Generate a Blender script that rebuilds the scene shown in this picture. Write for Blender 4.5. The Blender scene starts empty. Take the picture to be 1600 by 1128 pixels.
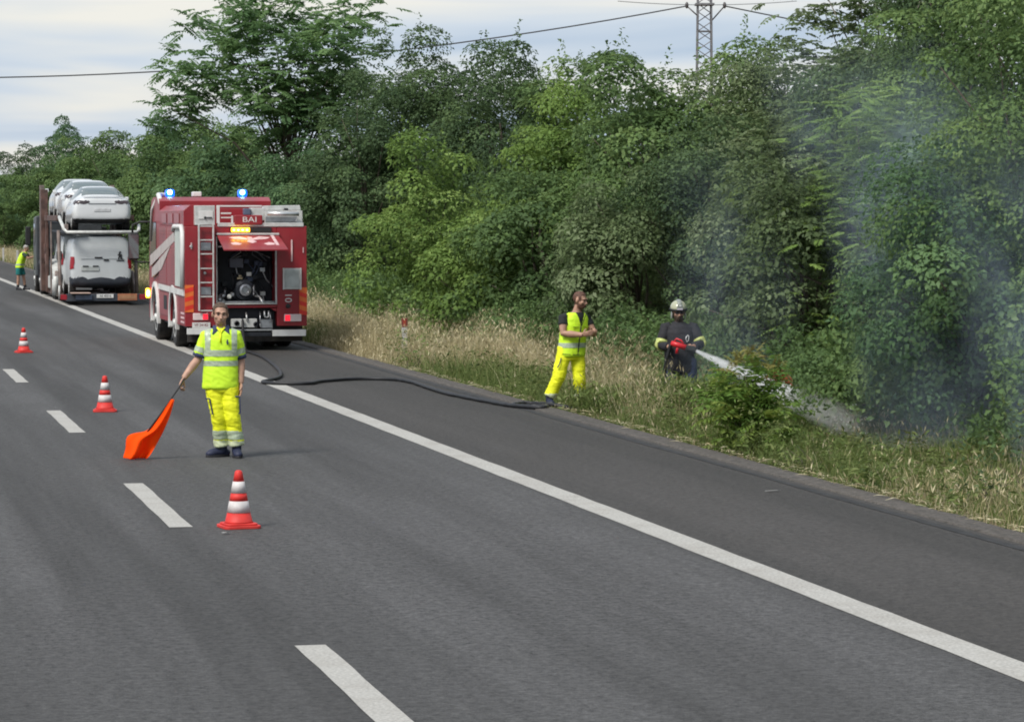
import bpy, bmesh, math, random
import numpy as np
from mathutils import Vector, Matrix, noise as mnoise
R = math.radians
scene = bpy.context.scene
COL = scene.collection

# ---------------------------------------------------------------- camera
cam_d = bpy.data.cameras.new('camera')
cam = bpy.data.objects.new('camera', cam_d)
COL.objects.link(cam)
cam.location = (0, 0, 2.69)
cam.rotation_euler = (R(90 - 2.679), 0, R(-12.409))
cam_d.sensor_width = 36
cam_d.lens = 106.74
cam_d.clip_start = 0.5
cam_d.clip_end = 6000
scene.camera = cam

# ---------------------------------------------------------------- world: overcast evening sky
SUN_EL, SUN_AZ = 48, -128         # azimuth measured from +Y towards +X (sun stands left, behind the camera)
world = bpy.data.worlds.new('World')
scene.world = world
world.use_nodes = True
wn = world.node_tree
wn.nodes.clear()
def N(t, typ, **kw):
    n = t.nodes.new(typ)
    for k, v in kw.items():
        setattr(n, k, v)
    return n
w_out = N(wn, 'ShaderNodeOutputWorld')
w_bg = N(wn, 'ShaderNodeBackground')
sky = N(wn, 'ShaderNodeTexSky', sky_type='NISHITA', sun_disc=False)
sky.sun_elevation = R(SUN_EL)
sky.sun_rotation = R(SUN_AZ)
sky.air_density = 1.0
sky.dust_density = 2.0
w_tc = N(wn, 'ShaderNodeTexCoord')
w_map = N(wn, 'ShaderNodeMapping')
w_map.inputs['Scale'].default_value = (5, 5, 48)
w_n1 = N(wn, 'ShaderNodeTexNoise')
w_n1.inputs['Scale'].default_value = 1.0
w_n1.inputs['Detail'].default_value = 3.5
w_n1.inputs['Roughness'].default_value = 0.5
w_n1.inputs['Distortion'].default_value = 0.35
w_ramp = N(wn, 'ShaderNodeValToRGB')
e = w_ramp.color_ramp.elements
e[0].position = 0.38; e[0].color = (4.3, 5.3, 6.7, 1)
e[1].position = 0.66; e[1].color = (8.2, 8.0, 7.4, 1)
m = w_ramp.color_ramp.elements.new(0.5); m.color = (5.8, 6.5, 7.4, 1)
w_mix = N(wn, 'ShaderNodeMix', data_type='RGBA')
w_mix.inputs['Factor'].default_value = 0.86
L = wn.links.new
L(w_tc.outputs['Generated'], w_map.inputs['Vector'])
L(w_map.outputs['Vector'], w_n1.inputs['Vector'])
L(w_n1.outputs['Fac'], w_ramp.inputs['Fac'])
L(sky.outputs['Color'], w_mix.inputs['A'])
L(w_ramp.outputs['Color'], w_mix.inputs['B'])
L(w_mix.outputs['Result'], w_bg.inputs['Color'])
w_bg.inputs['Strength'].default_value = 0.066
L(w_bg.outputs['Background'], w_out.inputs['Surface'])

sun_d = bpy.data.lights.new('sun', 'SUN')
sun_d.energy = 2.1
sun_d.angle = R(20)
sun_d.color = (1.0, 0.95, 0.88)
sun = bpy.data.objects.new('sun', sun_d)
COL.objects.link(sun)
sv = Vector((math.sin(R(SUN_AZ)) * math.cos(R(SUN_EL)), math.cos(R(SUN_AZ)) * math.cos(R(SUN_EL)), math.sin(R(SUN_EL))))
sun.rotation_euler = sv.to_track_quat('Z', 'Y').to_euler()
sun.location = sv * 80

vs = scene.view_settings
vs.view_transform = 'Standard'
vs.look = 'None'
vs.exposure = 0.82
vs.gamma = 1.0
vs.use_curve_mapping = False
scene.render.engine = 'CYCLES'
scene.cycles.use_denoising = True
scene.cycles.filter_width = 1.9
scene.cycles.max_bounces = 6
scene.cycles.transparent_max_bounces = 12
scene.cycles.volume_bounces = 0
scene.cycles.caustics_reflective = False
scene.cycles.caustics_refractive = False

# ---------------------------------------------------------------- materials
MATS = {}
def pmat(name, col, rough=0.6, metal=0.0, var=0.12, vscale=6.0, bump=0.0, bscale=40.0, spec=0.5, emit=None, estr=0.0, alpha=None, coat=0.0, col2=None, dirt=0.0):
    """Principled material with a procedural noise that varies colour and relief."""
    if name in MATS:
        return MATS[name]
    mt = bpy.data.materials.new(name)
    mt.use_nodes = True
    t = mt.node_tree
    b = t.nodes['Principled BSDF']
    tc = N(t, 'ShaderNodeTexCoord')
    nz = N(t, 'ShaderNodeTexNoise')
    nz.inputs['Scale'].default_value = vscale
    nz.inputs['Detail'].default_value = 5
    t.links.new(tc.outputs['Object'], nz.inputs['Vector'])
    mx = N(t, 'ShaderNodeMix', data_type='RGBA')
    c = Vector(col[:3])
    c2 = Vector(col2) if col2 else c * (1 - 2.2 * var)
    mx.inputs['A'].default_value = (*(c2), 1)
    mx.inputs['B'].default_value = (*(c * (1 + var * 0.8)), 1)
    mr = N(t, 'ShaderNodeMapRange')
    mr.inputs['From Min'].default_value = 0.33
    mr.inputs['From Max'].default_value = 0.67
    t.links.new(nz.outputs['Fac'], mr.inputs['Value'])
    t.links.new(mr.outputs['Result'], mx.inputs['Factor'])
    src = mx.outputs['Result']
    if dirt:
        nd = N(t, 'ShaderNodeTexNoise')
        nd.inputs['Scale'].default_value = 1.7
        nd.inputs['Detail'].default_value = 8
        nd.inputs['Roughness'].default_value = 0.7
        t.links.new(tc.outputs['Object'], nd.inputs['Vector'])
        md = N(t, 'ShaderNodeMapRange')
        md.inputs['From Min'].default_value = 0.45
        md.inputs['From Max'].default_value = 0.75
        md.inputs['To Max'].default_value = dirt
        t.links.new(nd.outputs['Fac'], md.inputs['Value'])
        m2 = N(t, 'ShaderNodeMix', data_type='RGBA')
        m2.inputs['B'].default_value = (0.16, 0.13, 0.10, 1)
        t.links.new(md.outputs['Result'], m2.inputs['Factor'])
        t.links.new(src, m2.inputs['A'])
        src = m2.outputs['Result']
    t.links.new(src, b.inputs['Base Color'])
    b.inputs['Roughness'].default_value = rough
    b.inputs['Metallic'].default_value = metal
    b.inputs['Specular IOR Level'].default_value = spec
    if coat:
        b.inputs['Coat Weight'].default_value = coat
        b.inputs['Coat Roughness'].default_value = 0.08
    if bump:
        nb = N(t, 'ShaderNodeTexNoise')
        nb.inputs['Scale'].default_value = bscale
        nb.inputs['Detail'].default_value = 4
        t.links.new(tc.outputs['Object'], nb.inputs['Vector'])
        bp = N(t, 'ShaderNodeBump')
        bp.inputs['Strength'].default_value = bump
        bp.inputs['Distance'].default_value = 0.02
        t.links.new(nb.outputs['Fac'], bp.inputs['Height'])
        t.links.new(bp.outputs['Normal'], b.inputs['Normal'])
    if emit:
        b.inputs['Emission Color'].default_value = (*emit, 1)
        b.inputs['Emission Strength'].default_value = estr
    MATS[name] = mt
    return mt

def leaf_mat(name, cols, trans=0.3, rough=0.6):
    """Leaves: colour from the per-leaf attribute 'tint' (natural differences between leaves)."""
    mt = bpy.data.materials.new(name)
    mt.use_nodes = True
    t = mt.node_tree
    b = t.nodes['Principled BSDF']
    out = t.nodes['Material Output']
    at = N(t, 'ShaderNodeAttribute', attribute_name='tint')
    rp = N(t, 'ShaderNodeValToRGB')
    els = rp.color_ramp.elements
    els[0].position = 0.0; els[0].color = (*cols[0], 1)
    els[1].position = 1.0; els[1].color = (*cols[-1], 1)
    for i, c in enumerate(cols[1:-1]):
        q = els.new((i + 1) / (len(cols) - 1)); q.color = (*c, 1)
    t.links.new(at.outputs['Fac'], rp.inputs['Fac'])
    t.links.new(rp.outputs['Color'], b.inputs['Base Color'])
    b.inputs['Roughness'].default_value = rough
    b.inputs['Specular IOR Level'].default_value = 0.22
    tr = N(t, 'ShaderNodeBsdfTranslucent')
    hs = N(t, 'ShaderNodeHueSaturation')
    hs.inputs['Hue'].default_value = 0.485
    hs.inputs['Value'].default_value = 1.3
    t.links.new(rp.outputs['Color'], hs.inputs['Color'])
    t.links.new(hs.outputs['Color'], tr.inputs['Color'])
    ms = N(t, 'ShaderNodeMixShader')
    ms.inputs['Fac'].default_value = trans
    t.links.new(b.outputs['BSDF'], ms.inputs[1])
    t.links.new(tr.outputs['BSDF'], ms.inputs[2])
    t.links.new(ms.outputs['Shader'], out.inputs['Surface'])
    MATS[name] = mt
    return mt

# ---------------------------------------------------------------- helpers
def tag(o, label=None, cat=None, group=None, kind=None):
    if label: o['label'] = label
    if cat: o['category'] = cat
    if group: o['group'] = group
    if kind: o['kind'] = kind
    return o

def empty(name, loc=(0, 0, 0), rz=0.0, label=None, cat=None, group=None, scale=1.0):
    o = bpy.data.objects.new(name, None)
    COL.objects.link(o)
    o.location = loc
    o.rotation_euler = (0, 0, rz)
    o.scale = (scale,) * 3
    return tag(o, label, cat, group)

def link(name, me, mat=None, parent=None, smooth=False, loc=None):
    o = bpy.data.objects.new(name, me)
    COL.objects.link(o)
    if mat is not None:
        for q in (mat if isinstance(mat, (list, tuple)) else [mat]):
            me.materials.append(q)
    if smooth:
        me.polygons.foreach_set('use_smooth', [True] * len(me.polygons))
    if parent is not None:
        o.parent = parent
    if loc is not None:
        o.location = loc
    return o

class MB:
    """Collects solids into ONE mesh."""
    def __init__(s):
        s.v, s.f = [], []
    def add(s, v, f):
        b = len(s.v)
        s.v += [tuple(p) for p in v]
        s.f += [tuple(i + b for i in q) for q in f]
        return s
    def box(s, x0, x1, y0, y1, z0, z1, rot=None):
        v = [(x0, y0, z0), (x1, y0, z0), (x1, y1, z0), (x0, y1, z0), (x0, y0, z1), (x1, y0, z1), (x1, y1, z1), (x0, y1, z1)]
        if rot is not None:
            c = Vector(((x0 + x1) / 2, (y0 + y1) / 2, (z0 + z1) / 2))
            v = [tuple(rot @ (Vector(p) - c) + c) for p in v]
        return s.add(v, [(3, 2, 1, 0), (4, 5, 6, 7), (0, 1, 5, 4), (1, 2, 6, 5), (2, 3, 7, 6), (3, 0, 4, 7)])
    def hexa(s, v):
        return s.add(v, [(3, 2, 1, 0), (4, 5, 6, 7), (0, 1, 5, 4), (1, 2, 6, 5), (2, 3, 7, 6), (3, 0, 4, 7)])
    def tube(s, pts, rad, n=8, caps=True, flat=None):
        pts = [Vector(p) for p in pts]
        if not isinstance(rad, (list, tuple)):
            rad = [rad] * len(pts)
        rings, prev = [], None
        for i, p in enumerate(pts):
            d = (pts[min(i + 1, len(pts) - 1)] - pts[max(i - 1, 0)]).normalized()
            if prev is None:
                a = d.orthogonal().normalized() if abs(d.z) > 0.9 else d.cross(Vector((0, 0, 1))).normalized()
            else:
                a = (prev - d * prev.dot(d)).normalized()
            prev = a
            bb = d.cross(a)
            r = rad[i]
            r1, r2 = (r if isinstance(r, tuple) else (r, r))
            rings.append([p + a * (math.cos(2 * math.pi * k / n) * r1) + bb * (math.sin(2 * math.pi * k / n) * r2) for k in range(n)])
        v = [q for r_ in rings for q in r_]
        f = []
        for i in range(len(rings) - 1):
            for k in range(n):
                a0, a1 = i * n + k, i * n + (k + 1) % n
                f.append((a0, a1, a1 + n, a0 + n))
        if caps:
            f.append(tuple(range(n))[::-1])
            f.append(tuple((len(rings) - 1) * n + k for k in range(n)))
        return s.add(v, f)
    def ball(s, c, r, n=14, m=9):
        c = Vector(c)
        r = r if isinstance(r, (tuple, list)) else (r, r, r)
        v = [c + Vector((0, 0, -r[2]))]
        for j in range(1, m):
            a = -math.pi / 2 + math.pi * j / m
            for k in range(n):
                b = 2 * math.pi * k / n
                v.append(c + Vector((r[0] * math.cos(a) * math.cos(b), r[1] * math.cos(a) * math.sin(b), r[2] * math.sin(a))))
        v.append(c + Vector((0, 0, r[2])))
        f = []
        for k in range(n):
            f.append((0, 1 + (k + 1) % n, 1 + k))
            f.append((len(v) - 1, len(v) - 1 - n + k, len(v) - 1 - n + (k + 1) % n))
        for j in range(m - 2):
            for k in range(n):
                a0, a1 = 1 + j * n + k, 1 + j * n + (k + 1) % n
                f.append((a0, a1, a1 + n, a0 + n))
        return s.add(v, f)
    def lathe(s, prof, n=24, c=(0, 0, 0), axis='z'):
        """prof: list of (r, h); closed rings around an axis"""
        v, f = [], []
        for r, h in prof:
            for k in range(n):
                a = 2 * math.pi * k / n
                p = (r * math.cos(a), r * math.sin(a), h)
                if axis == 'x': p = (p[2], p[0], p[1])
                if axis == 'y': p = (p[1], p[2], p[0])
                v.append((p[0] + c[0], p[1] + c[1], p[2] + c[2]))
        for i in range(len(prof) - 1):
            for k in range(n):
                a0, a1 = i * n + k, i * n + (k + 1) % n
                f.append((a0, a1, a1 + n, a0 + n))
        f.append(tuple(range(n))[::-1])
        f.append(tuple((len(prof) - 1) * n + k for k in range(n)))
        return s.add(v, f)
    def prism(s, poly, t0, t1, axis='y'):
        """poly of (a, b) extruded along axis between t0 and t1. axis y: (x,z); x: (y,z); z: (x,y)"""
        def P(a, b, t):
            return (a, t, b) if axis == 'y' else ((t, a, b) if axis == 'x' else (a, b, t))
        n = len(poly)
        v = [P(a, b, t0) for a, b in poly] + [P(a, b, t1) for a, b in poly]
        f = [tuple(range(n)), tuple(range(2 * n - 1, n - 1, -1))]
        for k in range(n):
            f.append((k, k + n, (k + 1) % n + n, (k + 1) % n))
        return s.add(v, f)
    def mesh(s, name):
        me = bpy.data.meshes.new(name)
        me.from_pydata(s.v, [], s.f)
        bm = bmesh.new(); bm.from_mesh(me)
        bmesh.ops.recalc_face_normals(bm, faces=bm.faces)
        bm.to_mesh(me); bm.free()
        return me
    def build(s, name, mat, parent=None, bevel=0.0, smooth=False, seg=2, loc=None):
        o = link(name, s.mesh(name), mat, parent, smooth, loc)
        if bevel:
            b = o.modifiers.new('bevel', 'BEVEL')
            b.width = bevel; b.segments = seg; b.limit_method = 'ANGLE'; b.angle_limit = R(35)
            o.data.polygons.foreach_set('use_smooth', [True] * len(o.data.polygons))
            b.harden_normals = True
        return o

def np_mesh(name, V, F, tint=None):
    """quads (or tris) from numpy arrays, fast"""
    me = bpy.data.meshes.new(name)
    V = np.ascontiguousarray(V, dtype=np.float32); F = np.ascontiguousarray(F, dtype=np.int32)
    k = F.shape[1]
    me.vertices.add(len(V)); me.vertices.foreach_set('co', V.ravel())
    me.loops.add(F.size); me.loops.foreach_set('vertex_index', F.ravel())
    me.polygons.add(len(F))
    me.polygons.foreach_set('loop_start', np.arange(0, F.size, k, dtype=np.int32))
    me.update(calc_edges=True)
    if tint is not None:
        a = me.attributes.new('tint', 'FLOAT', 'FACE')
        a.data.foreach_set('value', np.ascontiguousarray(tint, dtype=np.float32))
    return me

def text_mesh(name, body, size, mat, parent, loc, rot, depth=0.004, sx=1.0):
    cu = bpy.data.curves.new(name, 'FONT')
    cu.body = body; cu.size = size; cu.extrude = depth
    cu.align_x = 'CENTER'; cu.align_y = 'CENTER'
    tmp = bpy.data.objects.new(name, cu); COL.objects.link(tmp)
    dg = bpy.context.evaluated_depsgraph_get()
    me = bpy.data.meshes.new_from_object(tmp.evaluated_get(dg))
    bpy.data.objects.remove(tmp)
    o = link(name, me, None, parent)
    me.materials.clear(); me.materials.append(mat)
    o.location = loc; o.rotation_euler = rot; o.scale = (sx, 1, 1)
    return o

def remesh(mb, voxel, smooth_it=3, disp=None):
    """solids -> one continuous voxel skin; disp(co, no) -> offset along normal"""
    me = mb.mesh('tmp')
    ob = bpy.data.objects.new('tmp', me); COL.objects.link(ob)
    m = ob.modifiers.new('r', 'REMESH'); m.mode = 'VOXEL'; m.voxel_size = voxel; m.use_smooth_shade = True
    if smooth_it:
        sm = ob.modifiers.new('s', 'SMOOTH'); sm.iterations = smooth_it; sm.factor = 0.5
    dg = bpy.context.evaluated_depsgraph_get()
    res = bpy.data.meshes.new_from_object(ob.evaluated_get(dg))
    bpy.data.objects.remove(ob); bpy.data.meshes.remove(me)
    if disp:
        nv = [(v.co.copy(), v.normal.copy()) for v in res.vertices]
        for v, (c, n) in zip(res.vertices, nv):
            v.co = c + n * disp(c, n)
    res.polygons.foreach_set('use_smooth', [True] * len(res.polygons))
    return res

def extract(me, pred, off, name, mat, parent, noise_amp=0.0, nscale=60):
    """copy the faces of a mesh that satisfy pred(center, normal), lifted by off along the normals, as a new part"""
    bm = bmesh.new(); bm.from_mesh(me); bm.normal_update()
    kill = [f for f in bm.faces if not pred(f.calc_center_median(), f.normal)]
    bmesh.ops.delete(bm, geom=kill, context='FACES')
    if not bm.faces:
        bm.free(); return None
    for v in bm.verts:
        v.normal_update()
    nn = [(v, v.normal.copy()) for v in bm.verts]
    for v, n in nn:
        a = off
        if noise_amp: a += noise_amp * (mnoise.noise(v.co * nscale))
        v.co += n * a
    m2 = bpy.data.meshes.new(name)
    bm.to_mesh(m2); bm.free()
    m2.materials.clear()
    return link(name, m2, mat, parent, True)
# ================================================================ THE SETTING
def asphalt(name, c_lo, c_hi, tint2, streak=0.5):
    mt = bpy.data.materials.new(name); mt.use_nodes = True
    t = mt.node_tree; b = t.nodes['Principled BSDF']
    tc = N(t, 'ShaderNodeTexCoord')
    def noise(scale, detail, vec=None, rough=0.6):
        n = N(t, 'ShaderNodeTexNoise')
        n.inputs['Scale'].default_value = scale; n.inputs['Detail'].default_value = detail; n.inputs['Roughness'].default_value = rough
        t.links.new(vec or tc.outputs['Object'], n.inputs['Vector'])
        return n.outputs['Fac']
    def rng(v, a, b_, c=0.0, d=1.0):
        m_ = N(t, 'ShaderNodeMapRange')
        m_.inputs['From Min'].default_value = a; m_.inputs['From Max'].default_value = b_
        m_.inputs['To Min'].default_value = c; m_.inputs['To Max'].default_value = d
        t.links.new(v, m_.inputs['Value']); return m_.outputs['Result']
    def mixc(fac, A, B, bt='MIX'):
        m_ = N(t, 'ShaderNodeMix', data_type='RGBA', blend_type=bt)
        if hasattr(fac, 'links'): t.links.new(fac, m_.inputs['Factor'])
        else: m_.inputs['Factor'].default_value = fac
        for s_, val in (('A', A), ('B', B)):
            if hasattr(val, 'links'): t.links.new(val, m_.inputs[s_])
            else: m_.inputs[s_].default_value = (*val, 1)
        return m_.outputs['Result']
    mp = N(t, 'ShaderNodeMapping'); mp.inputs['Scale'].default_value = (0.85, 0.03, 1)
    t.links.new(tc.outputs['Object'], mp.inputs['Vector'])
    big = rng(noise(1.0, 4, mp.outputs['Vector']), 0.39, 0.61)          # worn wheel tracks, along the road
    blot = rng(noise(0.38, 5), 0.35, 0.68)                               # broad patches
    col = mixc(big, c_lo, c_hi)
    col = mixc(rng(blot, 0, 1, 0, 0.55), col, tint2)
    ag = N(t, 'ShaderNodeMath', operation='ADD'); t.links.new(noise(95, 3, None, 0.75), ag.inputs[0]); t.links.new(noise(24, 3, None, 0.8), ag.inputs[1])
    ag2 = N(t, 'ShaderNodeMath', operation='ADD'); t.links.new(ag.outputs[0], ag2.inputs[0]); t.links.new(noise(11, 4, None, 0.85), ag2.inputs[1])
    sp = rng(ag2.outputs[0], 1.20, 1.80, 0.34, 1.68)                      # aggregate
    mg = N(t, 'ShaderNodeMix', data_type='RGBA', blend_type='MULTIPLY'); mg.inputs['Factor'].default_value = 1.0
    t.links.new(col, mg.inputs['A']); t.links.new(sp, mg.inputs['B'])
    vor = N(t, 'ShaderNodeTexVoronoi'); vor.inputs['Scale'].default_value = 26
    t.links.new(tc.outputs['Object'], vor.inputs['Vector'])
    lightstone = rng(vor.outputs['Distance'], 0.0, 0.085, 1.0, 0.0)      # scattered pale stones
    gate = rng(noise(5.0, 2), 0.56, 0.62)
    mm = N(t, 'ShaderNodeMath', operation='MULTIPLY'); t.links.new(lightstone, mm.inputs[0]); t.links.new(gate, mm.inputs[1])
    mm2 = N(t, 'ShaderNodeMath', operation='MULTIPLY'); t.links.new(mm.outputs[0], mm2.inputs[0]); mm2.inputs[1].default_value = 0.55
    col = mixc(mm2.outputs[0], mg.outputs['Result'], (0.22, 0.215, 0.205))
    t.links.new(col, b.inputs['Base Color'])
    b.inputs['Roughness'].default_value = 0.82
    b.inputs['Specular IOR Level'].default_value = 0.35
    bp = N(t, 'ShaderNodeBump'); bp.inputs['Strength'].default_value = 0.55; bp.inputs['Distance'].default_value = 0.012
    t.links.new(noise(70, 4, None, 0.7), bp.inputs['Height'])
    t.links.new(bp.outputs['Normal'], b.inputs['Normal'])
    MATS[name] = mt
    return mt

M_road = asphalt('asphalt_lane', (0.043, 0.042, 0.041), (0.084, 0.083, 0.083), (0.057, 0.056, 0.055))
M_should = asphalt('asphalt_shoulder', (0.040, 0.038, 0.0355), (0.062, 0.058, 0.055), (0.048, 0.0445, 0.041))

def sheet(name, x0, x1, y0, y1, z, mat, nx=1, ny=1, zf=None, parent=None):
    xs = np.linspace(x0, x1, nx + 1); ys = np.linspace(y0, y1, ny + 1)
    V = [(x, y, z + (zf(x, y) if zf else 0)) for y in ys for x in xs]
    F = [(j * (nx + 1) + i, j * (nx + 1) + i + 1, (j + 1) * (nx + 1) + i + 1, (j + 1) * (nx + 1) + i) for j in range(ny) for i in range(nx)]
    return link(name, np_mesh(name, np.array(V), np.array(F)), mat, parent, True)

M_soil = pmat('soil', (0.17, 0.125, 0.075), 0.95, var=0.3, vscale=2.2, bump=0.8, bscale=25, col2=(0.075, 0.062, 0.035))
tag(sheet('ground', -800, 800, -300, 1200, -0.75, M_soil), kind='structure')
road = tag(sheet('road', -9.5, 6.83, -60, 900, 0.0, M_road), kind='structure')
shoulder = tag(sheet('hard_shoulder', 6.832, 9.56, -60, 900, 0.0, M_should), kind='structure')

M_paint = pmat('road_paint', (0.43, 0.42, 0.39), 0.8, var=0.13, vscale=45, bump=0.3, bscale=80, dirt=0.35)
# solid edge line with slightly uneven edges
rng_l = random.Random(4)
V, F = [], []
for i in range(470):
    y = -20 + i * 0.6 if i < 300 else 160 + (i - 300) * 4.0
    V += [(6.685 + rng_l.uniform(-.006, .006), y, 0.004), (6.965 + rng_l.uniform(-.006, .006), y, 0.004)]
    if i: F.append((2 * i - 2, 2 * i - 1, 2 * i + 1, 2 * i))
link('edge_line', np_mesh('edge_line', np.array(V), np.array(F)), M_paint, road)
V, F = [], []
for i in range(10):                                             # one dash, 4.5 m, worn edges
    y = i * 0.5
    V += [(-0.1 + rng_l.uniform(-.005, .005), y, 0), (0.1 + rng_l.uniform(-.005, .005), y, 0)]
    if i: F.append((2 * i - 2, 2 * i - 1, 2 * i + 1, 2 * i))
dash_me = np_mesh('lane_dash', np.array(V), np.array(F)); dash_me.materials.append(M_paint)
for lx in (2.855, -0.98):
    for k in range(24):
        d = bpy.data.objects.new('lane_dash', dash_me); COL.objects.link(d)
        d.parent = road; d.location = (lx, 14.4 + 12.02 * k - (12.02 if lx > 0 else 6), 0.004)

# sealed joint and rough asphalt lip at the outer edge of the shoulder
M_tar = pmat('tar_joint', (0.024, 0.023, 0.023), 0.7, var=0.25, vscale=4, bump=0.5, bscale=30)
V, F = [], []
for i in range(400):
    y = 5 + i * 0.45
    w = 0.05 + 0.03 * mnoise.noise((y * 0.35, 3.1, 0)); c = 9.36 + 0.02 * mnoise.noise((y * 0.2, 7.7, 0))
    V += [(c - w, y, 0.004), (c + w, y, 0.004)]
    if i: F.append((2 * i - 2, 2 * i - 1, 2 * i + 1, 2 * i))
link('joint_seal', np_mesh('joint_seal', np.array(V), np.array(F)), M_tar, shoulder)
M_lip = asphalt('asphalt_lip', (0.060, 0.055, 0.050), (0.095, 0.086, 0.078), (0.08, 0.07, 0.058))
prof = [(9.50, -0.05), (9.515, 0.012), (9.58, 0.020), (9.70, 0.018), (9.82, 0.012), (9.93, -0.02), (9.99, -0.12)]
V, F = [], []
NP = len(prof)
for i in range(700):
    y = 4 + i * 0.28
    for j, (x, z) in enumerate(prof):
        q = mnoise.noise((x * 3, y * 0.9, 1.0)); q2 = mnoise.noise((x * 9, y * 4, 5.0))
        V.append((x + 0.012 * q * (j > 0) + 0.06 * q * (j > 4) , y, z + 0.010 * q2 * (j > 0)))
    if i:
        for j in range(NP - 1):
            F.append(((i - 1) * NP + j, (i - 1) * NP + j + 1, i * NP + j + 1, i * NP + j))
lip = tag(link('road_edge', np_mesh('road_edge', np.array(V), np.array(F)), M_lip, None, True), kind='structure')

# verge: shallow ditch, then the bank of the thicket
def vz(x, y):
    if x < 10.0: b_ = -0.10 * max(0, (x - 9.80)) / 0.2 - 0.01
    elif x < 12.2: b_ = -0.11 - 0.16 * (x - 10.0) / 2.2
    elif x < 14: b_ = -0.27 + 0.22 * (x - 12.2) / 1.8
    else: b_ = -0.05 + 0.012 * (x - 14)
    return b_ + 0.05 * mnoise.noise((x * 0.9, y * 0.7, 0)) * min(1, max(0, (x - 9.9) / 0.6))
xs = list(np.linspace(9.75, 16, 30)) + [18, 22, 28, 40, 70]
ys = list(np.linspace(4, 110, 180)) + list(np.linspace(114, 420, 60))
V = [(x, y, vz(x, y)) for y in ys for x in xs]; nx = len(xs)
F = [(j * nx + i, j * nx + i + 1, (j + 1) * nx + i + 1, (j + 1) * nx + i) for j in range(len(ys) - 1) for i in range(nx - 1)]
tag(link('verge', np_mesh('verge', np.array(V), np.array(F)), M_soil, None, True), kind='structure')

# ---------------------------------------------------------------- vegetation builders
def leaf_quads(P, Dr, Nn, Ln, Wd, fold=0.25):
    """leaf rhombs: base P, direction Dr, normal Nn, length Ln, width Wd -> verts, faces"""
    S = np.cross(Dr, Nn); S /= (np.linalg.norm(S, axis=1, keepdims=True) + 1e-9)
    U = np.cross(S, Dr)
    n = len(P)
    mid = P + Dr * (Ln * 0.45)[:, None]
    up = U * (Wd * fold)[:, None]
    V = np.empty((n, 4, 3))
    V[:, 0] = P
    V[:, 1] = mid + S * (Wd * 0.5)[:, None] + up
    V[:, 2] = P + Dr * Ln[:, None] - U * (Ln * 0.10)[:, None]
    V[:, 3] = mid - S * (Wd * 0.5)[:, None] + up
    return V.reshape(-1, 3), np.arange(n * 4).reshape(-1, 4)

def unit(a):
    return a / (np.linalg.norm(a, axis=-1, keepdims=True) + 1e-9)

def crown_clumps(rs, H, Rr, z0, n, lean=(0, 0), top=0.0):
    """clump centres in an uneven crown envelope; returns centres, radii"""
    cz = (z0 + H) / 2; hz = (H - z0) / 2
    ph = rs.uniform(0, 6.28, 8); am = rs.uniform(0.06, 0.20, 8)
    d = unit(rs.normal(size=(n, 3)))
    az = np.arctan2(d[:, 1], d[:, 0]); el = np.arcsin(d[:, 2])
    bump = 1 + am[0] * np.sin(2 * az + ph[0]) + am[1] * np.sin(3 * az + ph[1] + 2 * el) + am[2] * np.sin(5 * az + ph[2] - 3 * el) + am[3] * np.sin(4 * el + ph[3] + az)
    rr = rs.uniform(0.25, 1.0, n) ** 0.45
    C = np.stack([d[:, 0] * Rr, d[:, 1] * Rr, d[:, 2] * hz], 1) * (bump * rr)[:, None]
    if top:
        s = 1 - top * np.clip(C[:, 2] / hz, -1, 1)
        C[:, 0] *= s; C[:, 1] *= s
    C[:, 2] += cz
    f_ = (C[:, 2] - z0) / (H - z0)
    C[:, 0] += lean[0] * f_; C[:, 1] += lean[1] * f_
    keep = C[:, 2] > 0.15
    return C[keep]

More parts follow.
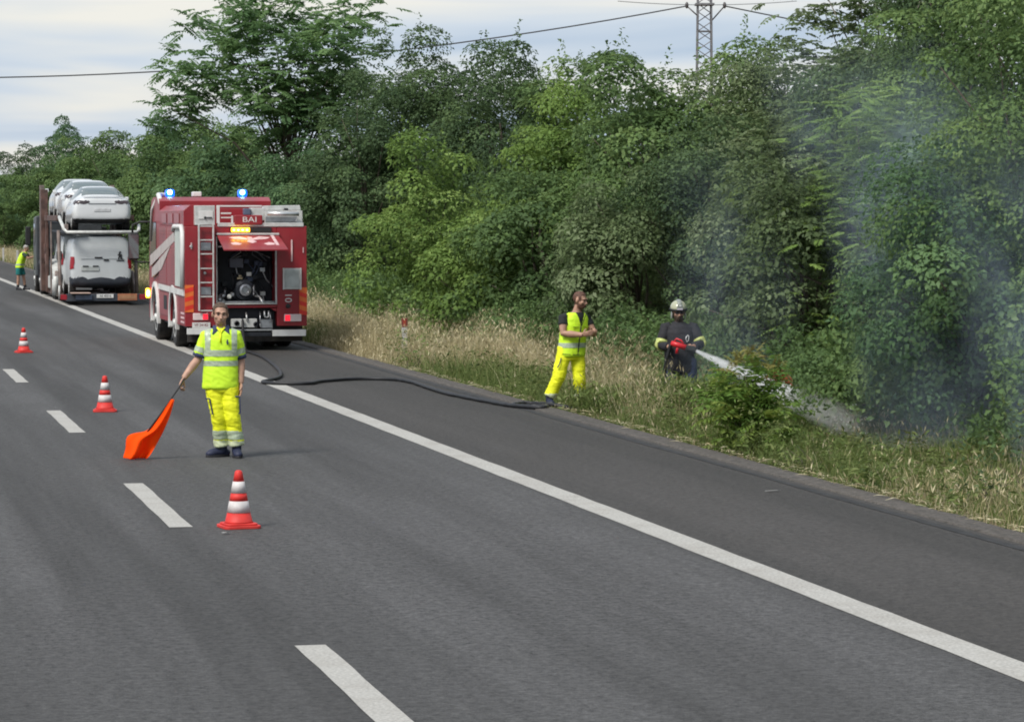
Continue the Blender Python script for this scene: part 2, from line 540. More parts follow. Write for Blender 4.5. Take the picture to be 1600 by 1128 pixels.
def broad_crown(name, seed, H, Rr, z0, nclump, nleaf, leaf=0.10, rc=(0.32, 0.62), lean=(0, 0), top=0.0, sprigs=14, droop=0.25, flat=0.75):
    rs = np.random.RandomState(seed)
    C = crown_clumps(rs, H, Rr, z0, nclump, lean, top)
    rad = rs.uniform(rc[0], rc[1], len(C))
    cen = np.array([lean[0] * .5, lean[1] * .5, (z0 + H) / 2 - 0.2 * (H - z0)])
    Ps, Ds, Ns, T, Sz = [], [], [], [], []
    tclump = np.clip(rs.normal(0.45, 0.24, len(C)), 0, 1)
    for c, r, tc in zip(C, rad, tclump):
        m = int(nleaf * (r / 0.47) ** 2 * rs.uniform(0.7, 1.2))
        d = unit(rs.normal(size=(m, 3)) + np.array([0, 0, 0.3]) + 0.45 * unit(c - cen))
        q = rs.uniform(0.45, 1.0, m) ** 0.4
        sq = np.array([rs.uniform(0.8, 1.35), rs.uniform(0.8, 1.35), flat * rs.uniform(0.7, 1.1)])
        p = c + d * (q * r)[:, None] * sq
        out = unit(c - cen)
        nrm = unit(d * 0.9 + out * 0.3 + np.array([0, 0, 0.55]) + rs.normal(size=(m, 3)) * 0.32)
        dr = unit(rs.normal(size=(m, 3)) * 0.8 + d * 0.7 + np.array([0, 0, -droop]))
        dr = unit(dr - nrm * (dr * nrm).sum(1, keepdims=True) * 0.8)
        Ps.append(p); Ds.append(dr); Ns.append(nrm)
        T.append(np.clip(tc + rs.normal(0, 0.16, m), 0, 1)); Sz.append(leaf * rs.uniform(0.45, 1.45, m) * rs.uniform(.85, 1.2))
    # shoots that break the outline
    idx = np.argsort(-(C[:, 2] + rs.uniform(0, 1.2, len(C))))[:sprigs]
    for k in idx:
        c = C[k]; ln = rs.uniform(0.3, 0.65)
        ax = unit(np.array([rs.normal(0, 0.35), rs.normal(0, 0.35), 1.0]) + 0.5 * unit(c - cen))
        m = int(42 * ln)
        s_ = rs.uniform(0.2, 1.0, m)
        p = c + ax * (s_ * (ln + 0.3))[:, None] + rs.normal(size=(m, 3)) * (0.10 * (1.15 - s_))[:, None]
        dr = unit(rs.normal(size=(m, 3)) + ax * 0.5)
        Ps.append(p); Ds.append(dr); Ns.append(unit(rs.normal(size=(m, 3)) * 0.6 + np.array([0, 0, 1])))
        T.append(np.clip(tclump[k] + 0.15 + rs.normal(0, 0.14, m), 0, 1)); Sz.append(leaf * rs.uniform(0.6, 1.1, m))
    P, D_, Nn, T, Sz = map(np.concatenate, (Ps, Ds, Ns, T, Sz))
    V, F = leaf_quads(P, D_, Nn, Sz, Sz * rs.uniform(0.5, 0.75, len(Sz)))
    return np_mesh(name, V, F, T), C

def frond_set(rs, base, direc, length, pairs, lw, ll, arch):
    """pinnate leaves: base (n,3), direc (n,3); returns leaf arrays"""
    n = len(base)
    side = unit(np.cross(direc, np.array([0, 0, 1.0])) + 1e-6)
    P, D_, Nn, Sz, Wd, own = [], [], [], [], [], []
    for k in range(pairs + 1):
        t = 0.18 + 0.82 * k / pairs
        pos = base + direc * (length * t)[:, None] + np.array([0, 0, -1.0]) * (arch * length * t * t)[:, None]
        tan = unit(direc + np.array([0, 0, -2.0]) * (arch * t)[:, None])
        upn = unit(np.cross(side, tan)); upn *= np.sign(upn[:, 2:3] + 1e-6)
        sc = (1.0 if k else 0.9) * (1 - 0.45 * max(0, t - 0.6) / 0.4)
        for sg in ((-1, 1) if k < pairs else (0,)):
            d = unit(side * sg + tan * (0.45 if sg else 1.0) + np.array([0, 0, -0.22]) + rs.normal(size=(n, 3)) * 0.10)
            P.append(pos); D_.append(d); Nn.append(unit(upn + rs.normal(size=(n, 3)) * 0.18))
            Sz.append(np.full(n, ll * sc) * rs.uniform(0.85, 1.15, n)); Wd.append(np.full(n, lw * sc)); own.append(np.arange(n))
    return map(np.concatenate, (P, D_, Nn, Sz, Wd, own))

def frond_crown(name, seed, C, whorl, length, pairs, lw, ll, arch=0.3, spread=0.25, tmean=0.5, uprange=(-0.1, 0.7)):
    """whorls of pinnate leaves at branch ends C"""
    rs = np.random.RandomState(seed)
    B, D_, Ln, T = [], [], [], []
    for c in C:
        m = int(whorl * rs.uniform(0.75, 1.25))
        az = rs.uniform(0, 6.28) + np.arange(m) * 2.4
        el = rs.uniform(uprange[0], uprange[1], m)
        D_.append(np.stack([np.cos(az) * np.cos(el), np.sin(az) * np.cos(el), np.sin(el)], 1))
        B.append(c + rs.normal(size=(m, 3)) * np.array([spread, spread, spread * 0.6]))
        Ln.append(length * rs.uniform(0.65, 1.2, m)); T.append(np.clip(rs.normal(tmean, 0.16) + rs.normal(0, 0.12, m), 0, 1))
    B, D_, Ln, T = map(np.concatenate, (B, D_, Ln, T))
    P, Dd, Nn, Sz, Wd, own = frond_set(rs, B, D_, Ln, pairs, lw, ll, arch * rs.uniform(0.6, 1.3, len(B)))
    V, F = leaf_quads(P, Dd, Nn, Sz, Wd, 0.15)
    tt = np.clip(T[own] + rs.normal(0, 0.06, len(own)), 0, 1)
    return np_mesh(name, V, F, tt)

def trunk_mesh(name, seed, H, C, r0, limbs=16, lean=(0, 0), fork=0.22):
    rs = random.Random(seed)
    mb = MB()
    top = H * 0.72
    pts, rad = [], []
    for i in range(8):
        t = i / 7
        pts.append((lean[0] * t * .8 + 0.10 * mnoise.noise((t * 3, seed, 0)), lean[1] * t * .8 + 0.10 * mnoise.noise((t * 3, seed, 9)), -0.35 + (top + 0.35) * t))
        rad.append(r0 * (1.25 - 1.05 * t) if i else r0 * 1.55)
    mb.tube(pts, rad, 9)
    Cs = [Vector(c) for c in C]
    rs.shuffle(Cs)
    for c in Cs[:limbs]:
        t = min(0.95, max(fork, (c.z - 0.9) / H * 0.75))
        i = min(6, int(t * 7)); a = Vector(pts[i]).lerp(Vector(pts[i + 1]), t * 7 - i)
        r = max(0.014, r0 * (1.15 - t) * 0.5)
        md = a.lerp(c, 0.5) + Vector((rs.uniform(-.15, .15), rs.uniform(-.15, .15), 0.12 * (c - a).length))
        mb.tube([a, a.lerp(md, .55) + Vector((0, 0, .05)), md, c], [r, r * .75, r * .5, r * .18], 5)
    return mb.mesh(name)

M_bark = pmat('bark', (0.11, 0.09, 0.07), 0.9, var=0.25, vscale=5, bump=0.8, bscale=18)
M_bark_pale = pmat('bark_pale', (0.20, 0.18, 0.15), 0.9, var=0.2, vscale=5, bump=0.6, bscale=18)
LF_dark = leaf_mat('leaf_dark', [(0.040, 0.074, 0.032), (0.074, 0.124, 0.052), (0.124, 0.192, 0.076)], 0.36)
LF_mid = leaf_mat('leaf_mid', [(0.063, 0.111, 0.041), (0.114, 0.190, 0.065), (0.184, 0.272, 0.095)], 0.36)
LF_light = leaf_mat('leaf_light', [(0.092, 0.161, 0.039), (0.161, 0.260, 0.063), (0.248, 0.355, 0.103)], 0.36)
LF_blue = leaf_mat('leaf_bluish', [(0.052, 0.103, 0.048), (0.092, 0.171, 0.076), (0.147, 0.243, 0.104)], 0.36)
LF_olive = leaf_mat('leaf_olive', [(0.068, 0.103, 0.045), (0.127, 0.181, 0.076), (0.221, 0.278, 0.151)], 0.36)

LF_tall = leaf_mat('leaf_tall', [(0.064, 0.129, 0.054), (0.115, 0.211, 0.084), (0.184, 0.299, 0.119)], 0.5)

# kinds: b broad, a feather-leaved tall (open), r feathery light sprays
TREES = [
# X, Y, H, R, z0, kind, leaf material, trunk r, label
 (15.0, 36.3, 5.72, 2.10, 0.3, 'b', LF_mid, 0.11, 'green broadleaf tree at the right edge of the frame behind the smoke'),
 (18.2, 46.1, 7.73, 2.40, 1.2, 'b', LF_dark, 0.15, 'tall dark tree reaching out of the frame at its top right corner'),
 (14.2, 36.3, 3.19, 1.50, 0.1, 'b', LF_blue, 0.09, 'bluish green bush tree veiled by smoke near the right edge'),
 (18.4, 51.6, 7.39, 2.20, 1.8, 'o', LF_olive, 0.13, 'tall loose tree with greyish leaves against the sky, top right'),
 (16.6, 44.2, 5.91, 1.70, 0.8, 'b', LF_mid, 0.11, 'leafy tree filling the top right behind the smoke plume'),
 (15.2, 43.0, 4.72, 1.75, 1.0, 'r', LF_light, 0.10, 'feathery light green tree with layered sprays right of the pylon'),
 (13.9, 38.0, 1.70, 1.35, -0.1, 'b', LF_mid, 0.07, 'low bushy green tree behind the water jet at right'),
 (14.5, 43.8, 3.67, 1.60, 0.1, 'b', LF_olive, 0.09, 'olive green bush tree straight behind the feathery shrub'),
 (17.8, 54.7, 5.84, 1.90, 1.0, 'b', LF_olive, 0.12, 'pale-leaved tree whose top stands right of the pylon'),
 (15.3, 52.8, 4.14, 1.40, 0.4, 'b', LF_dark, 0.10, 'dark tree directly behind the firefighter'),
 (18.2, 60.9, 6.18, 1.30, 1.0, 'b', LF_mid, 0.12, 'slim leafy tree growing right in front of the pylon foot'),
 (17.0, 61.3, 5.71, 1.90, 0.6, 'b', LF_mid, 0.12, 'green tree left of the pylon foot with a rounded top'),
 (14.4, 53.9, 3.40, 1.45, 0.1, 'b', LF_olive, 0.09, 'olive grey bush tree left of the firefighter'),
 (17.6, 69.1, 6.25, 2.30, 0.8, 'b', LF_mid, 0.12, 'green tree with a low rounded top under the power line'),
 (14.6, 62.5, 3.96, 1.60, 0.1, 'b', LF_mid, 0.09, 'mid green bush tree behind the man in the sleeveless vest'),
 (16.3, 66.9, 5.66, 1.50, 0.6, 'b', LF_light, 0.10, 'slender yellow-green tree standing behind the bright bush'),
 (13.8, 64.6, 2.75, 1.45, -0.1, 'b', LF_light, 0.06, 'bright yellow-green young bush by the dry grass'),
 (14.2, 73.2, 4.59, 1.50, -0.1, 'b', LF_light, 0.08, 'light green pointed bush tree right of the fire engine'),
 (18.0, 81.7, 7.41, 1.90, 0.8, 'b', LF_dark, 0.13, 'dark tree with a small bare-twigged top in mid skyline'),
 (18.2, 90.3, 8.11, 2.20, 0.8, 'b', LF_dark, 0.14, 'dark broad tree beside the tall feather-leaved tree'),
 (15.6, 91.2, 6.18, 2.20, 0.3, 'b', LF_dark, 0.13, 'big dark tree right behind the back of the fire engine'),
 (18.0, 98.4, 7.96, 2.20, 0.8, 'b', LF_dark, 0.14, 'dark tree rising under the right side of the tall tree'),
 (15.0, 98.2, 4.88, 2.00, 0.2, 'b', LF_blue, 0.11, 'dark bluish tree hidden partly by the fire engine roof'),
 (16.0, 110.7, 11.42, 3.70, 5.0, 'a', LF_tall, 0.19, 'tall open tree with long feather leaves and sky between branches'),
 (14.6, 114.9, 5.04, 2.30, 0.2, 'b', LF_blue, 0.13, 'green tree above the gap between transporter and fire engine'),
 (18.0, 147.8, 7.34, 2.90, 0.8, 'b', LF_mid, 0.15, 'tree at the lower left foot of the tall open tree'),
 (15.5, 146.3, 5.74, 2.80, 0.2, 'b', LF_mid, 0.14, 'mid green tree above the rear of the car transporter'),
 (19.0, 182.2, 8.27, 3.00, 0.4, 'b', LF_blue, 0.16, 'rounded bluish green tree above the white cars'),
 (15.5, 175.9, 6.20, 3.00, 0.2, 'b', LF_mid, 0.15, 'lighter green tree just behind the front posts of the transporter'),
 (18.5, 215.0, 8.17, 3.20, 0.4, 'b', LF_mid, 0.16, 'mid green far tree with a flat top over the transporter'),
 (18.5, 258.8, 9.85, 3.40, 0.4, 'b', LF_blue, 0.17, 'tall rounded far tree left of the transporter'),
 (15.5, 220.1, 6.67, 3.20, 0.2, 'b', LF_mid, 0.15, 'far green tree behind the bending driver'),
 (18.0, 304.8, 9.88, 3.60, 0.2, 'b', LF_dark, 0.17, 'far dark tree at the left end of the thicket'),
 (15.0, 283.7, 6.69, 3.60, 0.2, 'b', LF_mid, 0.16, 'farthest low green tree at the left edge of the frame'),
]
for i, (x, y, h, r, z0, kind, lm, tr, lab) in enumerate(TREES):
    t = empty('broadleaf_tree' if kind == 'b' else 'feather_leaved_tree', (x, y, vz(x, y) if x < 16 else -0.03), 0, lab, 'tree', 'trees of the roadside thicket')
    far = y > 105
    rs = np.random.RandomState(500 + i)
    lean = (rs.uniform(-.5, .1), rs.uniform(-.4, .4))
    if kind == 'b':
        vol = r * r * (h - z0)
        nc = int(min(190, 26 + 5.0 * vol)) if not far else int(min(200, 2.6 * vol))
        me, C = broad_crown('crown', 900 + i, h, r, z0, nc, (300 if y < 57 else 170) if not far else 95, leaf=((0.068 if y < 57 else 0.10) if not far else 0.16) * (1.12 if lm in (LF_olive,) else 1), rc=(0.32, 0.72) if not far else (0.5, 0.95), lean=lean, top=0.25 if r < 1.8 else 0.1, sprigs=7)
    elif kind == 'a':
        C = crown_clumps(rs, h, r, z0, 150, (0, 0), 0.0)
        me = frond_crown('crown', 900 + i, C, 11, 1.0, 8, 0.11, 0.27, arch=0.30, spread=0.30, tmean=0.55, uprange=(-0.3, 0.9))
    elif kind == 'o':
        C = crown_clumps(rs, h, r, z0, 230, lean, 0.1)
        me = frond_crown('crown', 900 + i, C, 11, 0.42, 6, 0.07, 0.13, arch=0.35, spread=0.22, tmean=0.55)
    else:
        C = crown_clumps(rs, h, r, z0, 130, lean, 0.15)
        me = frond_crown('crown', 900 + i, C, 14, 0.40, 9, 0.042, 0.085, arch=0.22, spread=0.26, tmean=0.55, uprange=(-0.15, 0.35))
    link('crown', me, lm, t)
    link('trunk', trunk_mesh('trunk', i, h, C, tr, 18 if kind == 'b' else 30, lean if kind != 'a' else (0, 0), 0.2 if kind == 'b' else 0.3), M_bark if kind != 'o' else M_bark_pale, t, True)

# filling trees behind the front rows, alike to the eye: shared meshes
fills = []
for k in range(3):
    me, C = broad_crown('crown', 70 + k, 6.2, 2.3, 0.3, 150, 80, leaf=0.13, rc=(0.4, 0.75), sprigs=16)
    me.materials.append((LF_dark, LF_mid, LF_blue)[k])
    tm = trunk_mesh('trunk', 40 + k, 6.2, C, .13, 14); tm.materials.append(M_bark)
    fills.append((me, tm))
rs = random.Random(77)
k = 0
for row, (x0, dy, ya, yb, hs) in enumerate(((19.5, 3.6, 26, 110, 0.74), (24, 5, 28, 120, 0.82), (21, 9, 112, 300, 0.98), (14.0, 11, 265, 420, 0.85))):
    y = ya
    while y < yb:
        t = empty('broadleaf_tree', (x0 + rs.uniform(-1, 1), y + rs.uniform(-1, 1), -0.1), rs.uniform(0, 6.28), 'dark broadleaf tree in the rear rows of the thicket, seen through gaps', 'tree', 'rear trees of the thicket')
        s = hs * rs.uniform(0.85, 1.1)
        t.scale = (s, s, s * rs.uniform(0.9, 1.05))
        for nm, m_ in zip(('crown', 'trunk'), fills[k % 3]):
            o = bpy.data.objects.new(nm, m_); COL.objects.link(o); o.parent = t
        y += dy; k += 1

# low undergrowth along the foot of the thicket (reads as one mass)
rs = np.random.RandomState(5)
Ps, Ds, Ns, T, Sz = [], [], [], [], []
y = 24.0
while y < 240:
    for _ in range(5 if y < 110 else 2):
        c = np.array([rs.uniform(12.75 if 37 < y < 80 else 13.3, 15.0), y + rs.uniform(-.5, .5), rs.uniform(-.1, 0.9)])
        r = rs.uniform(0.3, 0.6) * (1 if y < 110 else 1.6)
        m = 110 if y < 110 else 70
        d = unit(rs.normal(size=(m, 3)) + np.array([-.15, -.15, .35]))
        p = c + d * (rs.uniform(.3, 1, m) ** .5 * r)[:, None]
        Ps.append(p); Ns.append(unit(d * .5 + np.array([0, 0, .7]) + rs.normal(size=(m, 3)) * .45)); Ds.append(unit(rs.normal(size=(m, 3)) + d * .6))
        T.append(np.clip(rs.normal(.4, .2) + rs.normal(0, .15, m), 0, 1)); Sz.append(rs.uniform(.06, .13, m) * (1 if y < 110 else 1.7))
    y += 0.42 if y < 110 else 1.3
P, D_, Nn, T, Sz = map(np.concatenate, (Ps, Ds, Ns, T, Sz))
V, F = leaf_quads(P, D_, Nn, Sz, Sz * .62)
tag(link('undergrowth', np_mesh('undergrowth', V, F, T), LF_mid), 'dense low undergrowth along the foot of the trees', 'undergrowth', kind='stuff')
# ================================================================ FIRE ENGINE
M_red = pmat('fire_red', (0.27, 0.013, 0.021), 0.42, var=0.10, vscale=1.5, coat=0.15, dirt=0.18)
M_redp = pmat('shutter_red', (0.33, 0.065, 0.075), 0.42, var=0.10, vscale=2.0, coat=0.2, dirt=0.25)
M_white = pmat('white_paint', (0.70, 0.70, 0.68), 0.45, var=0.07, vscale=3, dirt=0.25)
M_alu = pmat('aluminium', (0.58, 0.59, 0.59), 0.38, 0.75, var=0.08, vscale=8)
M_alu_m = pmat('aluminium_matt', (0.58, 0.59, 0.57), 0.55, 0.15, var=0.10, vscale=8, dirt=0.15)
M_dark = pmat('dark_metal', (0.020, 0.023, 0.030), 0.55, 0.2, var=0.2, vscale=5)
M_black = pmat('black_plastic', (0.016, 0.016, 0.018), 0.6, var=0.2, vscale=8)
M_rubber = pmat('rubber', (0.018, 0.018, 0.019), 0.85, var=0.2, vscale=12, bump=0.3, dirt=0.3)
M_steel = pmat('steel', (0.42, 0.43, 0.45), 0.35, 0.8, var=0.12, vscale=9)
M_glass = pmat('dark_glass', (0.012, 0.016, 0.020), 0.08, var=0.05, spec=0.8)
M_redlens = pmat('red_lens', (0.55, 0.015, 0.03), 0.15, var=0.06, emit=(1, 0.03, 0.06), estr=0.5)
M_reddull = pmat('red_lens_off', (0.30, 0.02, 0.03), 0.2, var=0.06)
M_clear = pmat('clear_lens', (0.75, 0.62, 0.60), 0.2, var=0.06)
M_amber = pmat('amber_lit', (0.9, 0.4, 0.02), 0.3, var=0.0, emit=(1.0, 0.42, 0.02), estr=3)
M_amber2 = pmat('amber_core', (0.9, 0.5, 0.05), 0.3, var=0.0, emit=(1.0, 0.70, 0.12), estr=8)
M_blue = pmat('blue_dome', (0.01, 0.06, 0.6), 0.2, var=0.0, emit=(0.0, 0.10, 1.0), estr=1.6)
M_bluecore = pmat('blue_core', (0.3, 0.7, 1.0), 0.2, var=0.0, emit=(0.25, 0.75, 1.0), estr=14)
M_reflor = pmat('reflective_orange', (0.75, 0.16, 0.03), 0.4, var=0.08)
M_reflred = pmat('reflective_red', (0.70, 0.035, 0.02), 0.4, var=0.08)
M_flash = pmat('flash_offwhite', (0.50, 0.45, 0.43), 0.5, var=0.08, vscale=3, dirt=0.2)
M_pink = pmat('faded_white_print', (0.72, 0.50, 0.50), 0.5, var=0.12, vscale=9)

FX = lambda zx: zx / 301.4 - 2.253
FZ = lambda zy: 3.503 - zy / 308.3
fe = empty('fire_engine', (8.02, 61.7, 0), 0, 'red fire engine with open rear pump bay parked on the hard shoulder', 'fire engine')

def arch(cy, cz, r, n=14, a0=0, a1=180):
    return [(cy + r * math.cos(R(a1 - (a1 - a0) * k / n)), cz + r * math.sin(R(a1 - (a1 - a0) * k / n))) for k in range(n + 1)]
side = [(0.0, 0.50)] + [(1.62, 0.50)] + arch(2.25, 0.56, 0.62) + [(2.88, 0.50), (5.08, 0.50), (5.08, 2.54), (0, 2.54)]
b = MB()
b.prism(side, -1.25, -0.615, 'x'); b.prism(side, 0.635, 1.25, 'x')
b.box(-0.613, 0.633, 0.0, 5.08, 2.37, 2.538)
b.box(-0.613, 0.633, 0.80, 5.06, 0.62, 2.368)
b.prism([(-1.247, 2.542), (-1.247, 2.86), (-1.12, 2.97), (-0.93, 2.97), (-0.93, 2.542)], 0.22, 5.08)
b.prism([(1.247, 2.542), (1.247, 2.86), (1.20, 2.93), (0.93, 2.93), (0.93, 2.542)], 1.3, 5.08)
b.box(-0.925, 0.925, 1.25, 5.06, 2.542, 2.90)
b.build('body', M_red, fe, 0.012)
MB().box(-0.613, 0.633, 0.02, 0.14, 0.875, 0.945).prism([(-0.613, 0.86), (-0.613, 0.80), (-0.5, 0.86)], 0.03, 0.12).prism([(0.633, 0.86), (0.633, 0.78), (0.50, 0.86)], 0.03, 0.12).build('cross_beam', M_red, fe, 0.008)
MB().box(-0.613, 0.633, -0.012, 0.05, 0.948, 0.972).box(0.60, 0.633, 0.01, 0.03, 0.98, 2.33).box(-0.613, -0.590, 0.01, 0.03, 0.98, 2.33).build('bay_trim', M_alu_m, fe)
# cab
cab = [(5.20, 0.62)] + [(5.45, 0.62)] + arch(6.05, 0.58, 0.62) + [(6.68, 0.45), (7.55, 0.45), (7.60, 1.3), (7.58, 1.75), (7.25, 2.85), (6.95, 3.10), (6.6, 3.17), (5.5, 3.17), (5.20, 3.08)]
c = MB().prism(cab, -1.23, 1.23, 'x').build('cab', M_red, fe, 0.05, seg=3)
for s in (-1, 1):
    MB().prism([(5.95, 1.75), (7.35, 1.75), (7.08, 2.62), (5.95, 2.62)], s * 1.231, s * 1.240, 'x').build('side_window', M_glass, c)
MB().hexa([(-1.05, 7.585, 1.80), (1.05, 7.585, 1.80), (1.05, 7.60, 1.80), (-1.05, 7.60, 1.80), (-1.0, 7.27, 2.82), (1.0, 7.27, 2.82), (1.0, 7.29, 2.82), (-1.0, 7.29, 2.82)]).build('windscreen', M_glass, c)
MB().tube([(-1.19, 5.3, 3.02), (-1.20, 5.5, 3.16), (-1.17, 6.0, 3.22), (-1.02, 6.5, 3.22), (-0.80, 6.55, 3.19)], 0.055, 8).tube([(-1.24, 7.1, 2.2), (-1.25, 6.6, 2.9), (-1.2, 6.2, 3.12)], 0.035, 8).build('intake_pipe', M_white, c, smooth=True)
MB().box(-0.42, -0.22, 5.9, 6.2, 3.18, 3.29).build('roof_hatch', M_white, c, 0.02)
# wheels
def wheel(parent, x, y, r, w, side_, name='wheel'):
    t = MB().lathe([(r * .60, -w / 2), (r * .93, -w / 2), (r, -w / 2 + .04), (r, w / 2 - .04), (r * .93, w / 2), (r * .60, w / 2)], 28, (x, y, r), 'x').build(name, M_rubber, parent, smooth=False)
    xo = x + side_ * (w / 2 - .03)
    MB().lathe([(r * .60, -.03), (r * .60, .03), (r * .52, .035), (r * .42, -.02), (r * .2, .02), (r * .16, .07), (0.02, .075)] if side_ > 0 else [(0.02, -.075), (r * .16, -.07), (r * .2, -.02), (r * .42, .02), (r * .52, -.035), (r * .60, -.03), (r * .60, .03)], 24, (xo, y, r), 'x').build('rim', M_alu_m, t)
    return t
for s in (-1, 1):
    wheel(fe, s * 1.07, 2.25, 0.50, 0.30, s); wheel(fe, s * 0.74, 2.25, 0.50, 0.30, s); wheel(fe, s * 1.07, 6.05, 0.50, 0.32, s)
    for cy, rr in ((2.25, 0.63), (6.05, 0.63)):
        a = arch(cy, 0.56, rr, 16, -14, 194); o_ = arch(cy, 0.56, rr + 0.11, 16, -14, 194)
        poly = a + o_[::-1]
        MB().prism(poly, s * 1.20, s * 1.285, 'x').build('wheel_arch', M_white, fe, 0.01)
MB().box(-1.1, 1.1, 0.25, 7.3, 0.42, 0.618).box(-0.5, 0.5, 2.1, 2.4, 0.35, 0.6).build('chassis', M_black, fe)
MB().box(-1.18, 1.18, 0.16, 0.24, 0.18, 0.49).build('mudflap', M_rubber, fe)
# rear bumper
MB().box(-1.21, -0.70, -0.06, 0.08, FZ(975), FZ(936)).build('bumper', M_white, fe, 0.008)
MB().box(0.53, 1.22, -0.06, 0.08, FZ(990), FZ(950)).build('bumper', M_white, fe, 0.008)
MB().box(-0.70, 0.53, -0.05, 0.06, FZ(990), FZ(965)).build('bumper_step', M_dark, fe, 0.008)
MB().box(-0.70, 0.53, -0.055, 0.03, FZ(953), FZ(945)).build('step_edge', M_alu, fe)
# ladder
for zx in (386, 474):
    MB().box(FX(zx) - .016, FX(zx) + .016, -0.12, -0.05, FZ(828), FZ(285)).build('ladder_rail', M_alu_m, fe, 0.006)
for zy in (298, 384, 471, 562, 650, 738, 826):
    MB().box(FX(392), FX(468), -0.105, -0.065, FZ(zy) - .013, FZ(zy) + .013).build('ladder_rung', M_alu_m, fe, 0.005)
for zy in (420, 700):
    MB().box(FX(398), FX(462), -0.01, -0.03, FZ(zy + 28), FZ(zy - 22)).box(FX(405), FX(455), -0.033, -0.04, FZ(zy + 20), FZ(zy + 2)).build('step_recess', M_steel, fe, 0.004)
for zx, zy in ((425, 590), (340, 425)):
    MB().lathe([(0.03, 0), (0.03, -.02), (0.02, -.03)], 12, (FX(zx), -0.003, FZ(zy)), 'y').build('latch', M_alu, fe)
# locker boxes and rails on the roof edge
k = MB().box(FX(366), FX(488), 0.0, 0.55, 2.56, FZ(168)).build('ladder_bracket_box', M_alu_m, fe, 0.01)
MB().box(FX(388), FX(476), -0.014, -0.002, FZ(252), FZ(202)).build('panel', M_white, k, 0.004)
MB().box(FX(420), FX(470), -0.026, -0.016, FZ(246), FZ(240)).box(FX(423), FX(431), -0.03, -0.016, FZ(252), FZ(236)).build('handle', M_dark, k)
MB().box(FX(500), FX(518), 0.0, 0.09, 2.60, FZ(168)).box(FX(526), FX(590), 0.02, 0.06, FZ(222), FZ(212)).box(FX(526), FX(590), 0.02, 0.06, FZ(248), FZ(240)).box(FX(590), FX(602), 0.02, 0.06, 2.60, FZ(232)).box(FX(520), FX(800), 0.55, 0.60, FZ(176), FZ(166)).build('roof_rail', M_white, fe, 0.005)
MB().box(FX(505), FX(1036), -0.015, 0.12, FZ(300), FZ(276)).build('roof_edge_strip', M_alu_m, fe, 0.006)
p = MB().box(FX(607), FX(780), -0.05, 0.05, FZ(288), FZ(228)).build('name_plate', M_red, fe, 0.02)
text_mesh('lettering', 'BAI', 0.155, M_white, p, ((FX(700)), -0.054, FZ(257)), (R(90), 0, 0), 0.003, 1.35)
MB().box(FX(670), FX(714), 0.1, 0.3, FZ(228), FZ(186)).build('work_light', pmat('grey_lamp', (0.10, 0.12, 0.18), 0.3), fe, 0.015)
MB().box(FX(716), FX(800), 0.15, 0.5, FZ(262), FZ(182)).build('roof_fitting', M_alu_m, fe, 0.015)
k = MB().box(FX(800), FX(1036), 0.12, 1.22, 2.56, FZ(200)).prism([(FX(828), FZ(198)), (FX(828), FZ(168)), (FX(1030), FZ(165)), (FX(1036), FZ(198))], 0.35, 1.22).build('roof_locker', M_alu_m, fe, 0.012)
MB().tube([(FX(812), -0.02, FZ(218)), (FX(1006), -0.02, FZ(222))], 0.042, 12).build('roller', M_alu, k, smooth=True)
MB().box(FX(805), FX(1000), 0.095, 0.115, FZ(268), FZ(238)).build('locker_lid', M_steel, k, 0.004)
MB().prism([(FX(985), FZ(268)), (FX(998), FZ(268)), (FX(1010), FZ(244)), (FX(1002), FZ(244))], 0.07, 0.093).build('clasp', M_white, k)
MB().box(FX(928), FX(950), 0.2, 0.34, FZ(206), FZ(184)).build('hinge_block', M_black, k, 0.008)
# light bar and hatch
MB().box(FX(580), FX(835), -0.035, -0.002, FZ(336), FZ(305)).build('light_bar', M_black, fe, 0.008)
a = MB().box(FX(586), FX(700), -0.075, -0.036, FZ(334), FZ(307)).build('amber_light', M_amber, fe, 0.01)
for i in range(4):
    zx = 602 + i * 27
    MB().ball((FX(zx), -0.076, FZ(321)), (0.026, 0.012, 0.018), 10, 6).build('lamp', M_amber2, a, smooth=True)
MB().box(FX(496), FX(882), -0.06, -0.002, FZ(352), FZ(340)).build('hatch_hinge', M_alu_m, fe, 0.004)
hz0, hz1 = FZ(352) - 0.01, FZ(352) - 0.28
h = MB().hexa([(FX(500), -0.07, hz0 - .03), (FX(880), -0.07, hz0 - .03), (FX(884), -1.32, hz1 - .03), (FX(494), -1.32, hz1 - .03), (FX(500), -0.07, hz0), (FX(880), -0.07, hz0), (FX(884), -1.32, hz1), (FX(494), -1.32, hz1)]).build('hatch', M_red, fe, 0.006)
sl = (hz1 - hz0) / -1.25
def on_hatch(poly, name, mat):
    """flat print on the open hatch: poly in (x, distance from hinge)"""
    V0 = [(x, -0.07 - d, hz0 - d * 0.28 / 1.25 + 0.004) for x, d in poly]; V1 = [(x, y, z + 0.003) for x, y, z in V0]
    n = len(poly)
    MB().add(V0 + V1, [tuple(range(n))[::-1], tuple(range(n, 2 * n))] + [(i, (i + 1) % n, n + (i + 1) % n, n + i) for i in range(n)]).build(name, mat, h)
cx = (FX(500) + FX(880)) / 2
for s in (-1, 1):                      # winged emblem
    on_hatch([(cx + s * .05, .28), (cx + s * .20, .12), (cx + s * .42, .20), (cx + s * .33, .33), (cx + s * .18, .38), (cx + s * .07, .40)], 'emblem_wing', M_pink)
    on_hatch([(cx + s * .22, .74), (cx + s * .34, .62), (cx + s * .45, .70), (cx + s * .42, .84), (cx + s * .28, .86)], 'emblem_leaf', M_pink)
on_hatch([(cx - .045, .16), (cx + .045, .16), (cx + .06, .45), (cx + .10, .58), (cx, .70), (cx - .10, .58), (cx - .06, .45)], 'emblem_shield', M_pink)
